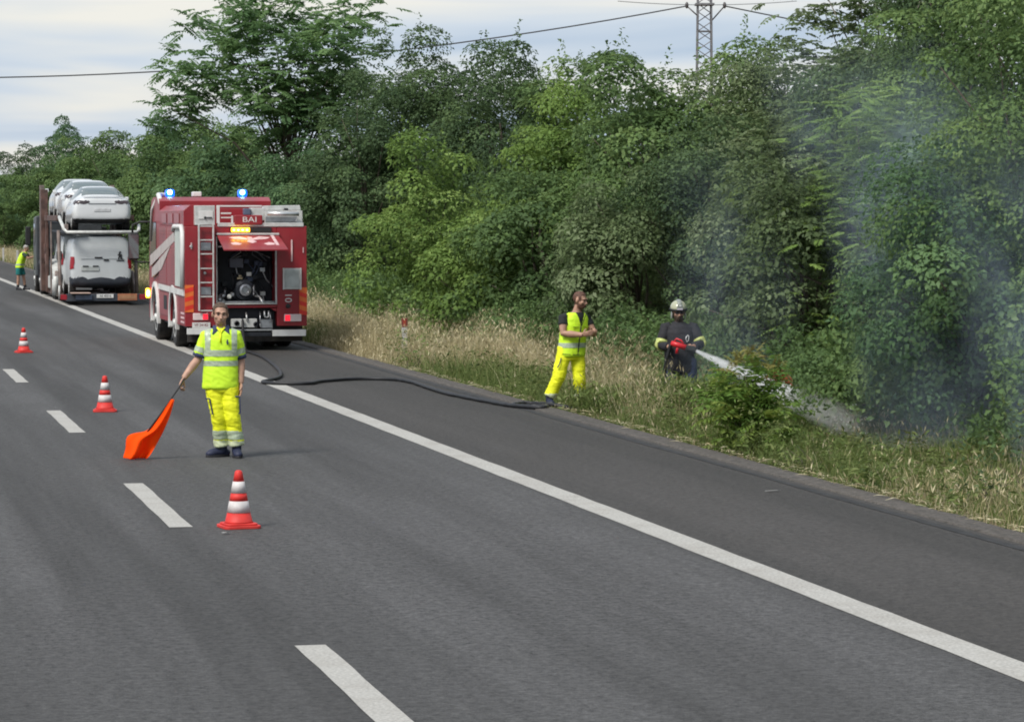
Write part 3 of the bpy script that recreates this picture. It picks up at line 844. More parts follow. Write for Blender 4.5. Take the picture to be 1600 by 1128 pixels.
on_hatch([(cx - .48, 1.02), (cx + .48, 1.02), (cx + .48, 1.06), (cx - .48, 1.06)], 'stripe', M_pink)
on_hatch([(FX(826), .01), (FX(846), .01), (FX(846), 1.24), (FX(826), 1.24)], 'stripe', M_pink)
for s in (0, 1):
    x = (FX(507), FX(868))[s]
    MB().tube([(x, -0.02, 2.12), (x, -0.75, hz0 - .22)], 0.012, 6).build('gas_strut', M_steel, fe)
# pump bay contents
rs = random.Random(3)
bay = MB().box(-0.605, 0.625, 0.72, 0.795, 0.98, 2.36).build('bay_back', M_dark, fe)
pm = MB().lathe([(.05, 0), (.19, 0), (.21, -.06), (.21, -.16), (.15, -.20), (.11, -.30), (.05, -.31)], 20, (0.02, 0.62, FZ(700)), 'y').build('pump', pmat('pump_grey', (0.09, 0.10, 0.12), 0.5, 0.3), fe, smooth=False)
MB().lathe([(.10, 0), (.12, -.02), (.12, -.05), (.08, -.06), (.06, -.02)], 18, (0.02, 0.30, FZ(700)), 'y').build('pump_ring', M_steel, pm)
MB().box(FX(595), FX(680), 0.45, 0.70, FZ(560), FZ(500)).build('control_panel', pmat('panel_grey', (0.13, 0.14, 0.18), 0.5), fe, 0.01)
MB().box(FX(698), FX(728), 0.42, 0.44, FZ(612), FZ(588)).build('gauge_label', M_white, fe)
MB().box(FX(640), FX(672), 0.42, 0.45, FZ(632), FZ(622)).box(FX(650), FX(668), 0.42, 0.45, FZ(618), FZ(608)).build('warning_label', pmat('label_cream', (0.6, 0.5, 0.32), 0.6), fe)
for i, (zx, z0_, z1_, yy) in enumerate([(738, 735, 680, .30), (612, 690, 610, .40), (700, 730, 690, .32), (515, 720, 560, .45), (850, 700, 530, .5), (560, 740, 700, .35)]):
    MB().tube([(FX(zx), yy, FZ(z0_)), (FX(zx), yy, FZ(z1_)), (FX(zx) + .03, yy + .12, FZ(z1_ - 10))], 0.018 + .006 * (i % 2), 8).build('pipe', (M_steel, M_dark)[i in (1, 4)], fe, smooth=True)
MB().tube([(FX(745), .25, FZ(738)), (FX(768), .18, FZ(742)), (FX(780), .10, FZ(765)), (FX(785), .06, FZ(785))], [.02, .025, .035, .03], 8).build('outlet_elbow', M_alu, fe, smooth=True)
for i in range(6):
    x = FX(rs.uniform(520, 620)); z = FZ(rs.uniform(690, 770)); yy = rs.uniform(.15, .4)
    MB().lathe([(.045, 0), (.05, -.03), (.03, -.05), (.028, -.09)], 12, (x, yy, z), 'y').build('coupling', (M_steel, M_alu_m)[i % 2], fe)
for i in range(22):
    x = rs.uniform(-.52, .55); z = rs.uniform(1.1, 2.25)
    MB().box(x - .05, x + .05, 0.52, 0.68, z - .04, z + .04).tube([(x, .6, z), (x + rs.uniform(-.2, .2), .6, z - .2), (x + rs.uniform(-.3, .3), .62, z - .35)], .014, 6).build('fitting', (M_dark, pmat('fitting_blue', (0.06, 0.08, 0.14), 0.5), M_steel, pmat('fitting_grey', (0.14, 0.15, 0.17), 0.5), M_alu_m)[i % 5], fe)
MB().box(-0.58, 0.60, 0.08, 0.70, 0.982, 1.005).build('bay_floor', M_steel, fe)
# lower bay: hose connections
MB().box(-0.60, 0.62, 0.30, 0.40, 0.50, 0.86).build('lower_bay_back', M_dark, fe)
MB().box(FX(590), FX(655), 0.05, 0.28, FZ(932), FZ(880)).box(FX(665), FX(748), 0.05, 0.28, FZ(935), FZ(880)).build('connection_box', M_alu_m, fe, 0.012)
for zx, zy in ((622, 908), (740, 915)):
    MB().lathe([(.055, 0.06), (.055, 0.0), (.035, -.02), (.03, .01)], 14, (FX(zx), 0.04, FZ(zy)), 'y').build('hose_outlet', M_dark, fe)
MB().tube([(FX(682), 0.1, FZ(840)), (FX(682), 0.02, FZ(870)), (FX(686), 0.03, FZ(895))], .016, 8).build('lever', M_alu, fe, smooth=True)
MB().tube([(FX(792), 0.02, FZ(830)), (FX(792), 0.0, FZ(858)), (FX(796), 0.0, FZ(868)), (FX(806), 0.0, FZ(872)), (FX(816), 0.0, FZ(866)), (FX(818), 0.0, FZ(856)), (FX(818), 0.02, FZ(830))], .017, 8).build('tow_shackle', M_alu, fe, smooth=True)
MB().tube([(FX(768), 0.1, FZ(835)), (FX(768), 0.04, FZ(930))], .012, 6).tube([(FX(830), 0.1, FZ(840)), (FX(832), 0.04, FZ(900))], .02, 6).build('standpipe', M_steel, fe, smooth=True)
MB().box(FX(772), FX(845), 0.06, 0.26, FZ(940), FZ(885)).build('valve_block', M_steel, fe, 0.01)
# right-hand rear panel
k = MB().box(FX(905), FX(1022), -0.022, -0.002, FZ(695), FZ(562)).build('rear_cabinet', M_alu_m, fe, 0.006)
MB().box(FX(920), FX(1004), -0.034, -0.023, FZ(682), FZ(572)).build('panel', pmat('cabinet_grey', (0.46, 0.49, 0.47), 0.5), k, 0.004)
for zx in (909, 1016):
    MB().box(FX(zx) - .012, FX(zx) + .012, -0.05, -0.023, FZ(697), FZ(560)).build('cabinet_rail', M_white, k)
text_mesh('lettering', '10', 0.20, M_white, fe, (FX(938), -0.006, FZ(748)), (R(90), R(90), 0), 0.003)
MB().lathe([(.05, 0), (.05, -.015), (.035, -.02)], 14, (FX(938), -0.003, FZ(800)), 'y').build('charging_socket', M_black, fe)
MB().box(FX(957), FX(966), -0.03, -0.003, FZ(520), FZ(383)).build('grab_rail', M_pink, fe, 0.003)
MB().box(FX(1030), FX(1036), -0.02, -0.003, FZ(465), FZ(430)).build('side_handle', M_pink, fe)
MB().box(FX(338), FX(346), -0.02, -0.003, FZ(440), FZ(400)).build('side_handle', M_pink, fe)
for x0, x1, z0_, z1_ in ((300, 355, 836, 665), (1008, 1056, 856, 684)):
    k = MB().box(FX(x0), FX(x1), -0.012, -0.002, FZ(z0_), FZ(z1_)).build('marker_plate', M_reflor, fe)
    hh = (z0_ - z1_) / 4.2; w_ = FX(x1) - FX(x0)
    for i in range(3):
        zc = FZ(z0_ - 8 - i * hh * 1.36); dz = hh / 308.3 * .66
        up_ = 0.05 if x0 < 500 else -0.05
        MB().add([(FX(x0) + .003, -0.0145, zc - .0), (FX(x1) - .003, -0.0145, zc + up_), (FX(x1) - .003, -0.0145, min(zc + up_ + dz, FZ(z1_))), (FX(x0) + .003, -0.0145, min(zc + dz, FZ(z1_)))], [(0, 1, 2, 3)]).build('plate_stripe', M_reflred, k)
for s, x0, x1, z0_, z1_ in ((0, 350, 445, 886, 842), (1, 912, 1020, 898, 852)):
    k = MB().box(FX(x0), FX(x1), -0.03, -0.002, FZ(z0_), FZ(z1_)).build('tail_light', M_clear, fe, 0.012)
    xa, xb = (FX(410), FX(442)) if s == 0 else (FX(918), FX(950))
    MB().box(xa, xb, -0.042, -0.031, FZ(z0_ - 4), FZ(z1_ + 4)).build('lens', M_redlens, k, 0.008)
k = MB().box(FX(345), FX(456), -0.035, -0.01, FZ(934), FZ(900)).build('number_plate', M_white, fe, 0.004)
text_mesh('lettering', 'VF 24182', 0.085, pmat('plate_red', (0.25, 0.05, 0.05), 0.5), k, ((FX(345) + FX(456)) / 2, -0.037, FZ(917)), (R(90), 0, 0), 0.001, 0.85)
# left flank
SX = -1.253
def flank(name, poly, mat, t=0.012, parent=None):
    return MB().prism(poly, SX - t, SX, 'x').build(name, mat, parent or fe)
for ya, yb in ((1.78, 3.35), (3.42, 5.0)):
    k = flank('roller_shutter', [(ya, 1.28), (yb, 1.28), (yb, 2.50), (ya, 2.50)], M_redp)
    for i in range(17):
        z = 1.31 + i * .07
        MB().box(SX - .02, SX - .0125, ya + .02, yb - .02, z, z + .052).build('slat', M_redp, k)
flank('shutter_panel', [(0.12, 1.30), (1.62, 1.30), (1.62, 2.40), (1.45, 2.50), (0.12, 2.50)], pmat('shutter_white', (0.52, 0.57, 0.53), 0.5, var=0.08), 0.03)
MB().tube([(SX - .04, .06, 1.28), (SX - .04, .06, 2.42), (SX - .04, .2, 2.53), (SX - .04, 1.6, 2.53), (SX - .04, 1.72, 2.44)], .05, 8).build('shutter_frame', M_white, fe, smooth=True)
flank('white_flash', [(6.9, 1.62), (6.9, 1.86), (1.75, 2.42), (1.75, 2.22)], M_flash, 0.026)
flank('white_flash', [(6.5, 1.38), (6.5, 1.58), (2.5, 2.12), (4.4, 1.6)], M_flash, 0.028)
flank('belt_stripe', [(0.05, 1.12), (5.06, 1.16), (5.06, 1.27), (0.05, 1.24)], M_white, 0.03)
flank('side_skirt', [(3.0, 0.62), (4.95, 0.62), (4.95, 1.1), (3.0, 1.1)], M_redp, 0.012)
flank('side_vent', [(3.4, 0.75), (4.0, 0.75), (4.0, 1.05), (3.4, 1.05)], M_black, 0.02)
for i in range(3):
    flank('side_vent', [(1.0 + i * 1.25, 2.60), (1.95 + i * 1.25, 2.60), (1.95 + i * 1.25, 2.80), (1.0 + i * 1.25, 2.80)], M_redp, 0.01)
for i in range(3):
    flank('reflector_strip', [(0.12, 0.56 + i * .09), (0.75, 0.56 + i * .09), (0.75, 0.60 + i * .09), (0.12, 0.60 + i * .09)], M_pink, 0.008)
# lamps
for x, y in ((-0.92, 6.0), (0.70, 6.0)):
    k = MB().box(x - .10, x + .10, y - .1, y + .1, 3.172, 3.34).build('beacon', M_blue, fe, 0.05, seg=4)  # glowing blue housing also stands in for the glow halo round the lamp
    MB().ball((x - .01, y - .112, 3.275), (0.052, 0.02, 0.055), 12, 8).build('lamp', M_bluecore, k, smooth=True)
k = MB().box(-1.335, -1.25, 7.2, 7.42, 0.90, 1.12).build('indicator', M_amber, fe, 0.03)
MB().ball((-1.295, 7.19, 1.01), (.045, .02, .08), 10, 8).build('lamp', M_amber2, k, smooth=True)
# mirrors
k = MB().box(-1.72, -1.48, 7.35, 7.5, 1.75, 2.38).build('mirror', M_black, fe, 0.05)
MB().tube([(-1.22, 7.2, 2.62), (-1.45, 7.4, 2.62), (-1.62, 7.42, 2.55), (-1.62, 7.42, 2.36)], .025, 6).tube([(-1.22, 7.3, 1.7), (-1.6, 7.42, 1.72)], .02, 6).build('mirror_arm', M_black, k, smooth=True)
MB().box(-1.71, -1.49, 7.335, 7.348, 1.80, 2.33).build('mirror_glass', pmat('mirror', (0.25, 0.28, 0.30), 0.05, 0.9, var=0.02), k)
# ================================================================ CAR TRANSPORTER AND ITS LOAD
M_rust = pmat('frame_brown', (0.115, 0.060, 0.048), 0.6, 0.1, var=0.25, vscale=4, dirt=0.25)
M_rustl = pmat('frame_worn', (0.24, 0.19, 0.17), 0.6, 0.2, var=0.2, vscale=4, dirt=0.2)
M_carwhite = pmat('car_white', (0.68, 0.70, 0.71), 0.25, var=0.03, vscale=2, coat=0.6)
M_vanwhite = pmat('van_white', (0.54, 0.57, 0.58), 0.35, var=0.04, vscale=2, coat=0.3)
M_carglass = pmat('car_glass', (0.10, 0.13, 0.125), 0.05, var=0.05, spec=1.0)
M_bumper = pmat('bumper_grey', (0.035, 0.042, 0.055), 0.65, var=0.12)

TX, TY, TRZ = 7.88, 95.3, R(-0.7)
def tpt(x, y, z):
    """transporter frame -> world"""
    return (TX + x * math.cos(TRZ) - y * math.sin(TRZ), TY + x * math.sin(TRZ) + y * math.cos(TRZ), z)
tr = empty('car_transporter', (TX, TY, 0), TRZ, 'brown double-deck car transporter trailer and truck stopped ahead of the fire engine', 'truck')
# decks
MB().box(-1.15, -0.70, -0.2, 12.5, 0.16, 0.24).box(0.70, 1.15, -0.2, 12.5, 0.16, 0.24).box(-0.7, 0.7, 1.0, 1.25, 0.14, 0.22).box(-0.7, 0.7, 6, 6.3, 0.14, 0.22).box(-0.7, 0.7, 11, 11.3, 0.14, 0.22).build('lower_deck', M_rust, tr, 0.01)
MB().box(-1.12, -0.55, 0.1, 9.0, 2.25, 2.31).box(0.55, 1.12, 0.1, 9.0, 2.25, 2.31).box(-0.55, 0.55, 2, 2.2, 2.23, 2.29).box(-0.55, 0.55, 6, 6.2, 2.23, 2.29).build('upper_deck', M_bumper, tr, 0.01)
MB().box(-1.12, -0.5, 9.0, 16.5, 2.52, 2.58).box(0.5, 1.12, 9.0, 16.5, 2.52, 2.58).build('upper_deck', M_bumper, tr, 0.01)
MB().tube([(-1.22, 1.8, 2.75), (-1.24, 0.7, 2.62), (-1.17, -0.05, 2.36), (-1.10, -0.18, 2.27), (1.05, -0.18, 2.27), (1.13, -0.10, 2.34), (1.18, 0.5, 2.48)], 0.055, 8).build('deck_rail', M_alu_m, tr, smooth=True)
MB().box(-1.16, -1.05, -0.1, 1.6, 2.33, 2.52).build('rail_plate', M_rustl, tr, 0.01)
# posts on both flanks
for s in (-1, 1):
    for y, w, z1, m_ in ((12.3, .22, 3.86, M_rustl), (11.0, .34, 3.70, M_rust), (6.6, .07, 2.6, M_rustl), (9.2, .12, 2.9, M_rust)):
        MB().box(s * 1.22 - w * .35, s * 1.22 + w * .35, y - w, y + w, 0.2, z1).build('post', m_, tr, 0.012)
    MB().tube([(s * 1.2, 2.6, 2.3), (s * 1.21, 2.1, 1.4), (s * 1.2, 1.6, 0.35)], .06, 6).build('ram', M_rustl, tr, smooth=True)
    MB().tube([(s * 1.2, 5.2, 0.25), (s * 1.2, 3.1, 0.95), (s * 1.2, 2.4, 0.3)], .05, 6).tube([(s * 1.22, 3.9, 0.22), (s * 1.22, 3.6, 1.0)], .05, 6).build('brace', M_rustl, tr, smooth=True)
    MB().tube([(s * 1.2, 9.2, 0.6), (s * 1.2, 11.4, 2.4)], .06, 6).tube([(s * 1.2, 11.4, 0.6), (s * 1.2, 9.2, 2.4)], .06, 6).build('brace', M_rust, tr, smooth=True)
    for y in (6.6, 7.6):
        wheel(tr, s * 1.0, y, 0.36, 0.26, s)
    MB().prism(arch(7.1, 0.40, 0.95, 12) + arch(7.1, 0.40, 0.88, 12)[::-1], s * 0.86, s * 1.20, 'x').build('mudguard', M_alu_m, tr)
    MB().box(s * 1.02, s * 1.2, 8.4, 10.4, 0.35, 0.75).build('tool_box', M_alu_m, tr, 0.02)
# tractor unit at the front
MB().box(-1.1, 1.1, 12.8, 19.5, 0.75, 1.0).build('truck_chassis', M_black, tr, 0.02)
ck = MB().prism([(17.0, 0.6), (19.2, 0.6), (19.25, 1.7), (18.9, 2.75), (17.0, 2.8)], -1.2, 1.2, 'x').build('truck_cab', pmat('cab_dark', (0.05, 0.055, 0.06), 0.4, var=.1), tr, 0.05)
for s in (-1, 1):
    MB().prism([(17.6, 1.75), (18.9, 1.75), (18.7, 2.5), (17.6, 2.5)], s * 1.201, s * 1.21, 'x').build('side_window', M_glass, ck)
    MB().box(s * 1.3, s * 1.5, 18.9, 19.05, 1.7, 2.4).build('mirror', M_black, tr, 0.04)
    wheel(tr, s * 1.05, 14.2, 0.50, 0.30, s); wheel(tr, s * 1.05, 18.2, 0.50, 0.30, s)
    MB().prism(arch(14.2, 0.5, 0.72, 12) + arch(14.2, 0.5, 0.62, 12)[::-1], s * 0.85, s * 1.24, 'x').build('mudguard', M_bumper, tr)
# tail
MB().box(-1.15, 1.15, -0.30, -0.22, 0.13, 0.36).build('tail_bar', M_bumper, tr, 0.015)
k = MB().box(0.45, 1.05, -0.325, -0.302, 0.15, 0.36).build('marker_board', pmat('marker_orange', (0.40, 0.16, 0.08), 0.5, var=0.15), tr, 0.005)
MB().box(0.50, 1.00, -0.335, -0.327, 0.20, 0.31).build('panel', pmat('marker_amber', (0.40, 0.21, 0.11), 0.5, var=0.15), k)
MB().box(1.10, 1.32, -0.30, -0.24, 0.18, 0.34).build('tail_light', M_reddull, tr, 0.01)
MB().box(-1.32, -1.10, -0.30, -0.24, 0.18, 0.34).build('tail_light', M_reddull, tr, 0.01)
k = MB().box(-0.20, 0.32, -0.325, -0.302, 0.23, 0.35).build('number_plate', M_white, tr, 0.004)
text_mesh('lettering', 'AE 40316', 0.10, M_black, k, (0.07, -0.328, 0.29), (R(90), 0, 0), 0.001, 0.9)
MB().box(-0.85, -0.35, -0.325, -0.302, 0.18, 0.33).build('rear_panel', pmat('panel_bluegrey', (0.14, 0.17, 0.24), 0.5), tr, 0.004)
MB().box(-1.0, -0.40, -0.55, 0.1, 0.37, 0.40).build('ramp', pmat('ramp_pale', (0.50, 0.36, 0.30), 0.6), tr, 0.01)
for pp, r_ in (([(-1.35, -0.3, 0.62), (-1.35, -0.28, 0.2)], .03), ([(-1.3, 2.5, 0.85), (-1.3, 2.6, 0.25)], .08), ([(-1.3, 3.2, 0.75), (-1.3, 3.3, 0.25)], .08)):
    MB().tube(pp, r_, 8).build('hydraulic_cylinder', M_alu_m, tr, smooth=True)
for s in (-1, 1):
    MB().box(s * 1.14, s * 1.19, 9.4, 12.1, 0.9, 2.5).build('side_panel', M_rust, tr, .01)
    MB().box(s * 1.16, s * 1.24, 3.0, 12.2, 2.62, 2.80).build('deck_beam', M_rust, tr, .015)

def loft_car(stations, sub=2):
    """stations: (y, [(x,z)...]) half profiles from floor to roof centre; returns an evaluated smooth mesh"""
    n = len(stations[0][1])
    V, F = [], []
    for y, pr in stations:
        ring = [(x, y, z) for x, z in pr] + [(-x, y, z) for x, z in pr[::-1]]
        V += ring
    m_ = 2 * n
    for i in range(len(stations) - 1):
        for k in range(m_):
            a0, a1 = i * m_ + k, i * m_ + (k + 1) % m_
            F.append((a0, a1, a1 + m_, a0 + m_))
    F.append(tuple(range(m_))); F.append(tuple((len(stations) - 1) * m_ + k for k in range(m_))[::-1])
    me = MB().add(V, F).mesh('tmp')
    ob = bpy.data.objects.new('tmp', me); COL.objects.link(ob)
    s = ob.modifiers.new('s', 'SUBSURF'); s.levels = sub; s.render_levels = sub
    res = bpy.data.meshes.new_from_object(ob.evaluated_get(bpy.context.evaluated_depsgraph_get()))
    bpy.data.objects.remove(ob)
    return res

def car_prof(zb, w, zm, wbelt, zbelt, wroof, zroof):
    return [(w * .70, zb), (w * .93, zb + .03), (w * .99, zb + .16), (w, zm), (wbelt, zbelt), (wroof * 1.04, zroof - .09), (wroof * .86, zroof - .012), (wroof * .45, zroof)]
sedan = [
 (0.00, car_prof(.46, .74, .70, .70, .90, .55, .98)), (0.03, car_prof(.36, .83, .70, .79, .94, .62, 1.06)), (0.16, car_prof(.30, .90, .72, .84, .98, .66, 1.105)),
 (0.42, car_prof(.26, .925, .74, .87, 1.00, .66, 1.09)), (0.70, car_prof(.24, .925, .74, .885, 1.00, .62, 1.17)), (1.20, car_prof(.22, .925, .74, .89, 1.00, .58, 1.345)),
 (1.75, car_prof(.2, .925, .74, .89, .99, .57, 1.43)), (2.40, car_prof(.2, .925, .72, .89, .97, .57, 1.44)), (2.95, car_prof(.2, .925, .72, .89, .95, .58, 1.36)),
 (3.55, car_prof(.2, .925, .70, .88, .92, .64, 1.06)), (3.80, car_prof(.2, .925, .68, .86, .89, .68, .96)), (4.40, car_prof(.22, .89, .62, .78, .76, .60, .82)), (4.66, car_prof(.26, .76, .52, .66, .64, .50, .70)), (4.70, car_prof(.30, .68, .50, .58, .60, .44, .64))]
SED = loft_car(sedan)
van_ = [
 (0.0, [(.78, .50), (.86, .54), (.90, .70), (.92, 1.0), (.905, 1.25), (.82, 1.85), (.70, 1.90), (.4, 1.91)]),
 (0.05, [(.80, .40), (.90, .44), (.945, .66), (.955, 1.0), (.94, 1.25), (.86, 1.85), (.76, 1.93), (.4, 1.95)]),
 (0.5, [(.80, .30), (.92, .36), (.955, .6), (.96, 1.0), (.945, 1.25), (.87, 1.85), (.78, 1.94), (.4, 1.96)]),
 (3.2, [(.80, .30), (.92, .36), (.955, .6), (.96, 1.0), (.945, 1.25), (.87, 1.85), (.78, 1.92), (.4, 1.94)]),
 (3.7, [(.80, .30), (.92, .36), (.955, .6), (.96, 1.0), (.94, 1.2), (.82, 1.66), (.76, 1.76), (.4, 1.80)]),
 (4.4, [(.80, .30), (.92, .36), (.95, .6), (.94, .9), (.90, 1.02), (.80, 1.08), (.74, 1.14), (.4, 1.17)]),
 (4.85, [(.7, .30), (.82, .36), (.86, .6), (.84, .8), (.80, .88), (.7, .92), (.6, .95), (.4, .97)]),
 (4.95, [(.6, .36), (.7, .40), (.74, .58), (.72, .7), (.68, .76), (.6, .8), (.5, .84), (.35, .85)])]
VAN = loft_car(van_)
BWH = MB().lathe([(.20, -.1), (.31, -.1), (.335, -.07), (.335, .07), (.31, .1), (.20, .1)], 24, (0, 0, 0), 'x').mesh('wheel')
RIM = MB().lathe([(.21, -.08), (.21, .08), (.16, .085), (.06, .06), (.02, .09)], 18, (0, 0, 0), 'x').mesh('rim')
BWH.materials.append(M_rubber); RIM.materials.append(M_alu_m)
def car_wheels(root, ys, xs):
    for y in ys:
        for s in (-1, 1):
            w = bpy.data.objects.new('wheel', BWH); COL.objects.link(w); w.parent = root; w.location = (s * xs, y, 0.335)
            r_ = bpy.data.objects.new('rim', RIM); COL.objects.link(r_); r_.parent = w; r_.location = (s * .025, 0, 0); r_.rotation_euler = (0, 0, 0 if s > 0 else math.pi)

def make_sedan(loc, label, pitch=0.0):
    root = empty('sedan_car', loc, TRZ, label, 'car', 'white cars on the transporter')
    root.rotation_euler = (pitch, 0, TRZ)
    b = link('body', SED.copy(), M_carwhite, root, True)
    extract(SED, lambda c, n: 0.62 < c.y < 1.42 and c.z > 1.10 and abs(c.x) < .60 - .12 * (c.y - .6) and n.z > .3, .006, 'rear_window', M_carglass, root)
    extract(SED, lambda c, n: 3.02 < c.y < 3.66 and c.z > 1.0 and abs(c.x) < .62 and n.z > .3, .006, 'windscreen', M_carglass, root)
    for s in (-1, 1):
        extract(SED, lambda c, n: 0.95 < c.y < 3.3 and c.z > 1.02 and n.x * s > .45 and c.z < 1.38 - .35 * max(0, (1.5 - c.y)) - .4 * max(0, c.y - 2.7) and not 2.0 < c.y < 2.08, .006, 'side_window', M_carglass, root)
        extract(SED, lambda c, n: c.y < .34 and .86 < c.z < .965 and .40 < c.x * s, .008, 'tail_light', pmat('tail_dark', (0.06, 0.045, 0.05), 0.2), root)
        MB().box(s * .95, s * 1.08, 3.2, 3.3, .98, 1.10).build('mirror', M_carwhite, root, .03)
    extract(SED, lambda c, n: c.y < .45 and c.z < .40 and n.z < .3, .008, 'diffuser', M_black, root)
    MB().tube([(-.60, .06, 1.085), (-.3, .03, 1.10), (.3, .03, 1.10), (.60, .06, 1.085)], [(.035, .014)] * 4, 8).build('spoiler_lip', M_carwhite, root, smooth=True)
    MB().box(-.42, .42, -.012, .05, .86, .875).build('lid_gap', M_bumper, root)
    for s in (-1, 1):
        MB().box(s * .52, s * .76, .035, .07, .52, .54).build('reflector', M_reddull, root)
    MB().box(-.26, .26, -.012, .03, .62, .72).build('plate_recess', pmat('recess_shade', (.55, .56, .57), .4), root, .01)  # proud patch, the hollow's shade put into its grey
    car_wheels(root, (.95, 3.83), .80)
    return root
make_sedan(tpt(0.0, -0.15, 2.29), 'white saloon car at the rear end of the upper deck')
make_sedan(tpt(0.0, 4.75, 2.50), 'white saloon car in the middle of the upper deck', R(1.0))
make_sedan(tpt(0.0, 9.7, 2.62), 'white saloon car farthest forward on the upper deck', R(0.5))

def make_van(loc, label, detail=True):
    root = empty('delivery_van', loc, TRZ, label, 'van', 'vans on the lower deck')
    b = link('body', VAN.copy(), M_vanwhite, root, True)
    bm_ = extract(VAN, lambda c, n: c.z < .66 and (n.y < -.25 or (c.y < .5)), .018, 'bumper', M_bumper, root)
    for s in (-1, 1):
        tl = extract(VAN, lambda c, n: c.y < .16 and .92 < c.z < 1.34 and c.x * s > .80, .014, 'tail_light', M_reddull, root)
        MB().prism([(3.05, 1.22), (4.05, 1.22), (3.75, 1.62), (3.05, 1.75)], s * .93, s * .955, 'x').build('side_window', M_carglass, root)
        MB().box(s * .98, s * 1.16, 3.9, 4.05, 1.15, 1.45).build('mirror', M_black, root, .04)
    MB().box(-.62, .72, -.010, .02, 1.235, 1.245).build('door_crease', pmat('crease_shade', (.40, .43, .44), .4), root)  # shade of the panel fold put in as a darker grey strip
    MB().box(-.20, .04, -.035, -.005, 1.26, 1.30).build('door_handle', M_black, root, .008)
    MB().box(.08, .24, -.03, -.005, 1.18, 1.22).build('lock', M_black, root, .006)
    pr = MB().box(-.62, -.06, -.02, .0, .86, 1.02).build('plate_holder', pmat('holder_grey', (.42, .45, .44), .5), root, .01)
    for x in (-.48, -.17):
        MB().box(x - .09, x + .09, -.03, -.021, .985, 1.03).build('plate_lamp', M_black, pr, .005)
    lg = MB()                                   # small standing-animal mark and a word under it
    for bx_ in ((.55, .60, 1.28, 1.44), (.60, .65, 1.24, 1.38), (.52, .56, 1.34, 1.38), (.53, .57, 1.22, 1.29), (.63, .67, 1.22, 1.26), (.57, .62, 1.42, 1.47)):
        lg.box(bx_[0], bx_[1], -.014, -.004, bx_[2], bx_[3])
    lg.box(.48, .72, -.014, -.004, 1.17, 1.20).build('maker_mark', M_black, root)
    MB().box(-.35, .35, .03, .30, 1.955, 1.985).build('roof_lamp_strip', M_bumper, root, .01)
    car_wheels(root, (1.05, 4.0), .84)
    return root
make_van(tpt(-0.02, 0.25, 0.20), 'white delivery van at the tail of the lower deck')
make_van(tpt(-0.03, 5.75, 0.24), 'white van in front of the other van, mostly hidden on the lower deck')
# ================================================================ CONES, HOSE, POSTS, PYLON
M_conered = pmat('cone_red', (0.66, 0.028, 0.022), 0.6, var=0.10, vscale=8, dirt=0.22)
M_conewhite = pmat('cone_white', (0.60, 0.57, 0.56), 0.6, var=0.10, vscale=12, dirt=0.3)
def make_cone(loc, label, rz=0.0):
    root = empty('traffic_cone', loc, rz, label, 'traffic cone', 'traffic cones in the lane')
    b = MB()
    q, r = 0.165, 0.05
    pts = []
    for cx, cy, a0 in ((q - r, q - r, 0), (-q + r, q - r, 90), (-q + r, -q + r, 180), (q - r, -q + r, 270)):
        for k in range(6):
            a = R(a0 + 18 * k); pts.append((cx + r * math.cos(a), cy + r * math.sin(a)))
    b.prism(pts, 0.0, 0.028, 'z'); b.prism([(x * .86, y * .86) for x, y in pts], 0.0285, 0.045, 'z')
    b.build('base', M_conered, root, 0.006)
    def rr(z): return 0.118 - (0.118 - 0.030) * (z - 0.045) / 0.455
    segs = [(0.0455, 0.135, M_conered), (0.135, 0.235, M_conewhite), (0.235, 0.305, M_conered), (0.305, 0.405, M_conewhite), (0.405, 0.50, M_conered)]
    for i, (z0, z1, m_) in enumerate(segs):
        o = 0.0025 if m_ is M_conewhite else 0
        pr = [(rr(z0) + o, z0), (rr(z1) + o, z1)]
        if i == 0: pr = [(rr(z0) + .010, z0), (rr(z0) + .001, z0 + .014), (rr(z1), z1)]
        if i == 4: pr = pr[:1] + [(rr(.485), .485), (rr(.50) - .004, .497), (rr(.5) - .014, .502)]
        MB().lathe(pr, 28).build('sleeve' if m_ is M_conewhite else 'cone_band', m_, root, smooth=True)
    return root
make_cone((3.345, 26.30, 0), 'red and white traffic cone nearest the camera', R(8))
make_cone((3.547, 42.60, 0), 'red and white traffic cone left of the orange flag', R(-5))
make_cone((3.522, 61.75, 0), 'red and white traffic cone farthest away at the left', R(12))

M_hose = pmat('hose_black', (0.014, 0.015, 0.018), 0.55, var=0.25, vscale=10)
hp = [(7.95, 61.72, .62), (7.92, 61.45, .35), (7.91, 61.0, .06), (7.91, 60.19), (7.88, 58.21), (7.64, 54.88), (7.37, 52.14), (7.14, 50.68), (6.83, 49.72), (6.66, 49.2), (6.82, 48.78), (7.31, 48.63), (7.63, 49.2), (8.30, 49.85), (8.86, 49.6), (9.03, 48.84), (8.99, 47.1), (8.98, 45.34), (9.15, 43.33), (9.29, 42.22), (9.56, 41.70), (9.72, 41.85), (9.58, 42.05), (9.38, 42.10), (9.33, 42.36), (9.50, 42.68), (9.70, 42.70), (9.88, 42.30), (10.1, 42.1, .0), (10.6, 42.2, -.12), (11.2, 42.2, -.12), (11.45, 42.1, .25), (11.50, 41.95, .66), (11.545, 41.89, .90)]
def smooth_path(pts, n=6):
    P = [Vector((p[0], p[1], p[2] if len(p) > 2 else 0.033)) for p in pts]
    out = []
    for i in range(len(P) - 1):
        a, b_, c_, d = P[max(i - 1, 0)], P[i], P[i + 1], P[min(i + 2, len(P) - 1)]
        for k in range(n):
            t = k / n
            out.append(0.5 * ((2 * b_) + (c_ - a) * t + (2 * a - 5 * b_ + 4 * c_ - d) * t * t + (3 * b_ - a - 3 * c_ + d) * t ** 3))
    return out + [P[-1]]
pts = smooth_path(hp, 8)
